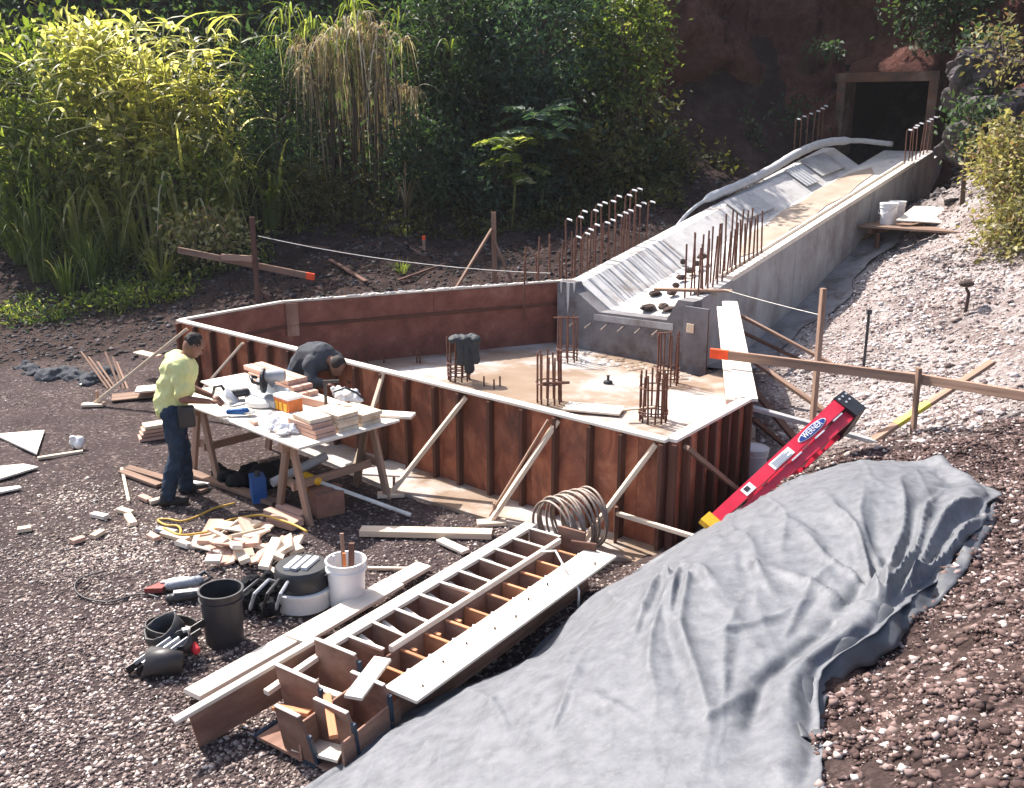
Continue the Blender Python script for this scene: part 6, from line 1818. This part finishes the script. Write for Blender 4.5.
# -- feathery sapling
def sapling(name, label, cu, cv, Y, nf, fl, mat, ls=.16):
    c = atY(cu, cv, Y); g = V(c.x, Y + .2, hz(c.x, Y + .2))
    t = thing(name, label, 'sapling', g, 'saplings in the thicket')
    parts = []; st = [([g, g.lerp(c, .5) + V(.06, 0, 0), c], [.03, .025, .015])]
    top_c = c
    for k in range(nf):
        c = g.lerp(top_c, .55 + .45 * random.random()) if k % 3 else top_c
        a = 2 * math.pi * k * .382 + random.uniform(-.2, .2); el = random.uniform(.35, 1.3)
        d = V(math.cos(a), math.sin(a) * .9 - .25, el).normalized()
        s = d.cross(V(0, 0, 1)).normalized()
        pts = [c + d * fl * q - V(0, 0, .45 * fl * q * q) + V(0, 0, random.uniform(-.02, .02)) for q in [j / 8 for j in range(9)]]
        st.append((pts, [.008] * 9))
        P = []; D = []
        for j in range(1, 9):
            for q in (-1, 1):
                for e in (0, .5):
                    P.append(pts[j].lerp(pts[j - 1], e)); D.append(s * q + d * .35 - V(0, 0, .25))
        n = len(P)
        parts.append(leaves_np(np.array(P), np.array(D), np.full(n, ls) * RNG.uniform(.8, 1.1, n), np.full(n, ls * .34), .1))
    v, f = merge(parts)
    link('fronds', np_mesh('fronds', v, f, mat), t); stems(st, 'cane_stem', 'stem', t, 5)
sapling('feather_sapling', 'light green sapling with feathery fronds in the thicket centre', 512, 146, 20.6, 20, .8, 'leaf_grass', .24)
sapling('feather_sapling', 'taller bluish green sapling with feathery fronds behind the light one', 542, 120, 21.0, 26, 1.0, 'leaf_blue', .28)
# -- single grass clumps on the left bank
LGR = 'grass clumps on the left bank'
for u, v, ht, n, sp, w, mat, lb in [(42, 280, 150, 130, .7, .035, 'leaf_grass', 'tall upright grass clump at the left edge of the bank'), (22, 262, 165, 90, .6, .035, 'leaf_grass', 'tall pale grass clump cut by the left photo edge'),
                                    (95, 285, 205, 110, .6, .03, 'leaf_grass', 'broad green grass clump on the bank left of the bright tuft'), (162, 282, 222, 80, .55, .035, 'leaf_lime', 'bright yellow green grass tuft left of the batter board'),
                                    (135, 225, 160, 80, .5, .03, 'leaf_lime', 'sunlit grass tuft in front of the dark hollow'), (68, 295, 235, 80, .6, .03, 'leaf_grass', 'low spreading grass clump on the left bank'),
                                    (118, 268, 225, 70, .5, .025, 'leaf_grass', 'thin grass clump behind the bright tuft'), (200, 232, 205, 60, .5, .025, 'leaf_lime', 'short sunlit tuft at the foot of the lime cane')]:
    grass('grass_clump', lb, (u, v), None, ht, n, sp, w, mat, .55, LGR)
for k, (u, v) in enumerate([(60, 318), (28, 300), (185, 262), (300, 232), (405, 235), (402, 272), (150, 300), (240, 250)]):
    grass('weed_tuft', ['small weed tuft on soil above the dark sheeting', 'small weed tuft at the left edge of the bank', 'weed tuft at the left end of the batter board', 'weed tuft under the dry grass', 'weed tuft on the dark bank right of the dry grass', 'lone weed sprig on the bare bank soil', 'weed tuft right of the small green bush', 'weed tuft just left of the batter board post'][k], (u, v), None, None, 36, .28, .02, 'leaf_grass', .6, 'small weed tufts', .1, h=.35)
for k, (u, v, Y, ht, sp, mt) in enumerate([(30, 230, 20.4, 95, 1.3, 'leaf_grass'), (75, 225, 20.3, 110, 1.3, 'leaf_lime'), (115, 215, 20.5, 80, 1.4, 'leaf_lime'), (150, 220, 20.3, 120, 1.2, 'leaf_lime'), (190, 215, 20.4, 70, 1.3, 'leaf_lime'), (225, 215, 20.6, 90, 1.2, 'leaf_lime'), (55, 200, 20.9, 40, 1.5, 'leaf_lime'), (10, 210, 20.6, 60, 1.4, 'leaf_grass'), (270, 205, 20.8, 120, 1.0, 'leaf_grass')]):
    grass('grass_clump', ['broad bladed', 'arching sunlit', 'tall pale arching', 'mid height arching', 'tallest lime', 'wide lime', 'high back row', 'leftmost arching', 'dull green'][k] + ' grass sheaf ' + ['behind the tall clump at the left edge', 'above the broad green clump', 'left of the sunlit tuft in the dark hollow', 'behind the sunlit tuft in the dark hollow', 'in front of the lime cane, left part', 'in front of the lime cane, right part', 'over the mid green bush', 'at the very edge of the photo', 'left of the dry grass'][k], (u, v), Y, ht, 45, sp, .08, mt, .8, 'arching grass sheaves on the left bank', .35)
# single long arching blades catching the light
grass('reed', 'few long pale arching blades right of the dry grass', (405, 175), 21.0, 95, 12, .9, .03, 'leaf_dry', .9, None, .05)
# -- lit bush on the right bank
RG = 'sunlit growth on the right bank'
shrub('shrub', 'sunlit yellowish bush on the right bank at the photo edge', (980, 1044, 120, 215), 16.6, 'leaf_sunny', 120, 22, .10, .6, group=RG, ry=.6)
shrub('shrub', 'lower part sunlit bush on the right bank above the rubble', (988, 1050, 195, 280), 15.6, 'leaf_sunny', 100, 20, .10, .6, group=RG, ry=.5)
shrub('shrub', 'small leafy bush at the top right corner of the rock bank', (975, 1035, 20, 85), 18.6, 'leaf_sunny', 18, 14, .11, .55, group=RG, ry=.5)
shrub('shrub', 'dark leafy growth between rock bank and sunlit bush', (950, 1000, 90, 160), 18.4, 'leaf_dark', 26, 16, .11, .55, group=RG, ry=.5)
shrub('shrub', 'dark shrub overhanging the cliff above the tunnel right side', (885, 1010, -50, 42), 23.3, 'leaf_dark', 120, 24, .14, .5, group=RG, ry=.9, shell=.4)  # also put here to shade the sunlit cliff above the tunnel
# shaded boulders on the right bank
for k, (u, v, Y, r) in enumerate([(985, 70, 19.5, .55), (965, 100, 19.6, .45), (1000, 110, 18.6, .4), (975, 135, 19.0, .4), (955, 150, 20.0, .35)]):
    c = atY(u, v, Y); b = MB(); b.ball((0, 0, 0), (r * 1.3, r * .9, r * .8), Matrix.Rotation(k * 1.3, 3, 'Z'), 44, 28)
    b.v = [tuple(V(*q) * (1 + .8 * float(fbm(np.array(q[0] * 2.6 + k * 7 + q[2] * 1.4), np.array(q[1] * 2.6 + q[2] * 2.2), 5)))) for q in b.v]
    tag(b.build('boulder', 'bank_stone', None, Matrix.Translation(c + V(.15, .25, 0))), ['grey boulder at the top of the right rock bank', 'grey boulder left of the top one on the rock bank', 'grey boulder above the sunlit bush', 'grey boulder in the middle of the right rock bank', 'grey boulder lowest and nearest the tunnel'][k], 'boulder', 'boulders in the right bank')

# ------------------------------------------------------------------ thin haze volume added to lift the dark tones
def haze():
    b = MB(); b.box((-5, 17, 8.5), (72, 60, 27))
    hm = bpy.data.materials.new('haze_veil'); hm.use_nodes = True
    nt = hm.node_tree; nt.nodes.clear()
    out = nt.nodes.new('ShaderNodeOutputMaterial'); pv = nt.nodes.new('ShaderNodeVolumePrincipled')
    pv.inputs['Color'].default_value = (.93, .95, 1, 1); pv.inputs['Density'].default_value = .0004; pv.inputs['Anisotropy'].default_value = .2
    nt.links.new(pv.outputs[0], out.inputs['Volume'])
    MAT['haze_veil'] = hm
    o = b.build('haze', 'haze_veil'); o['kind'] = 'stuff'
haze()
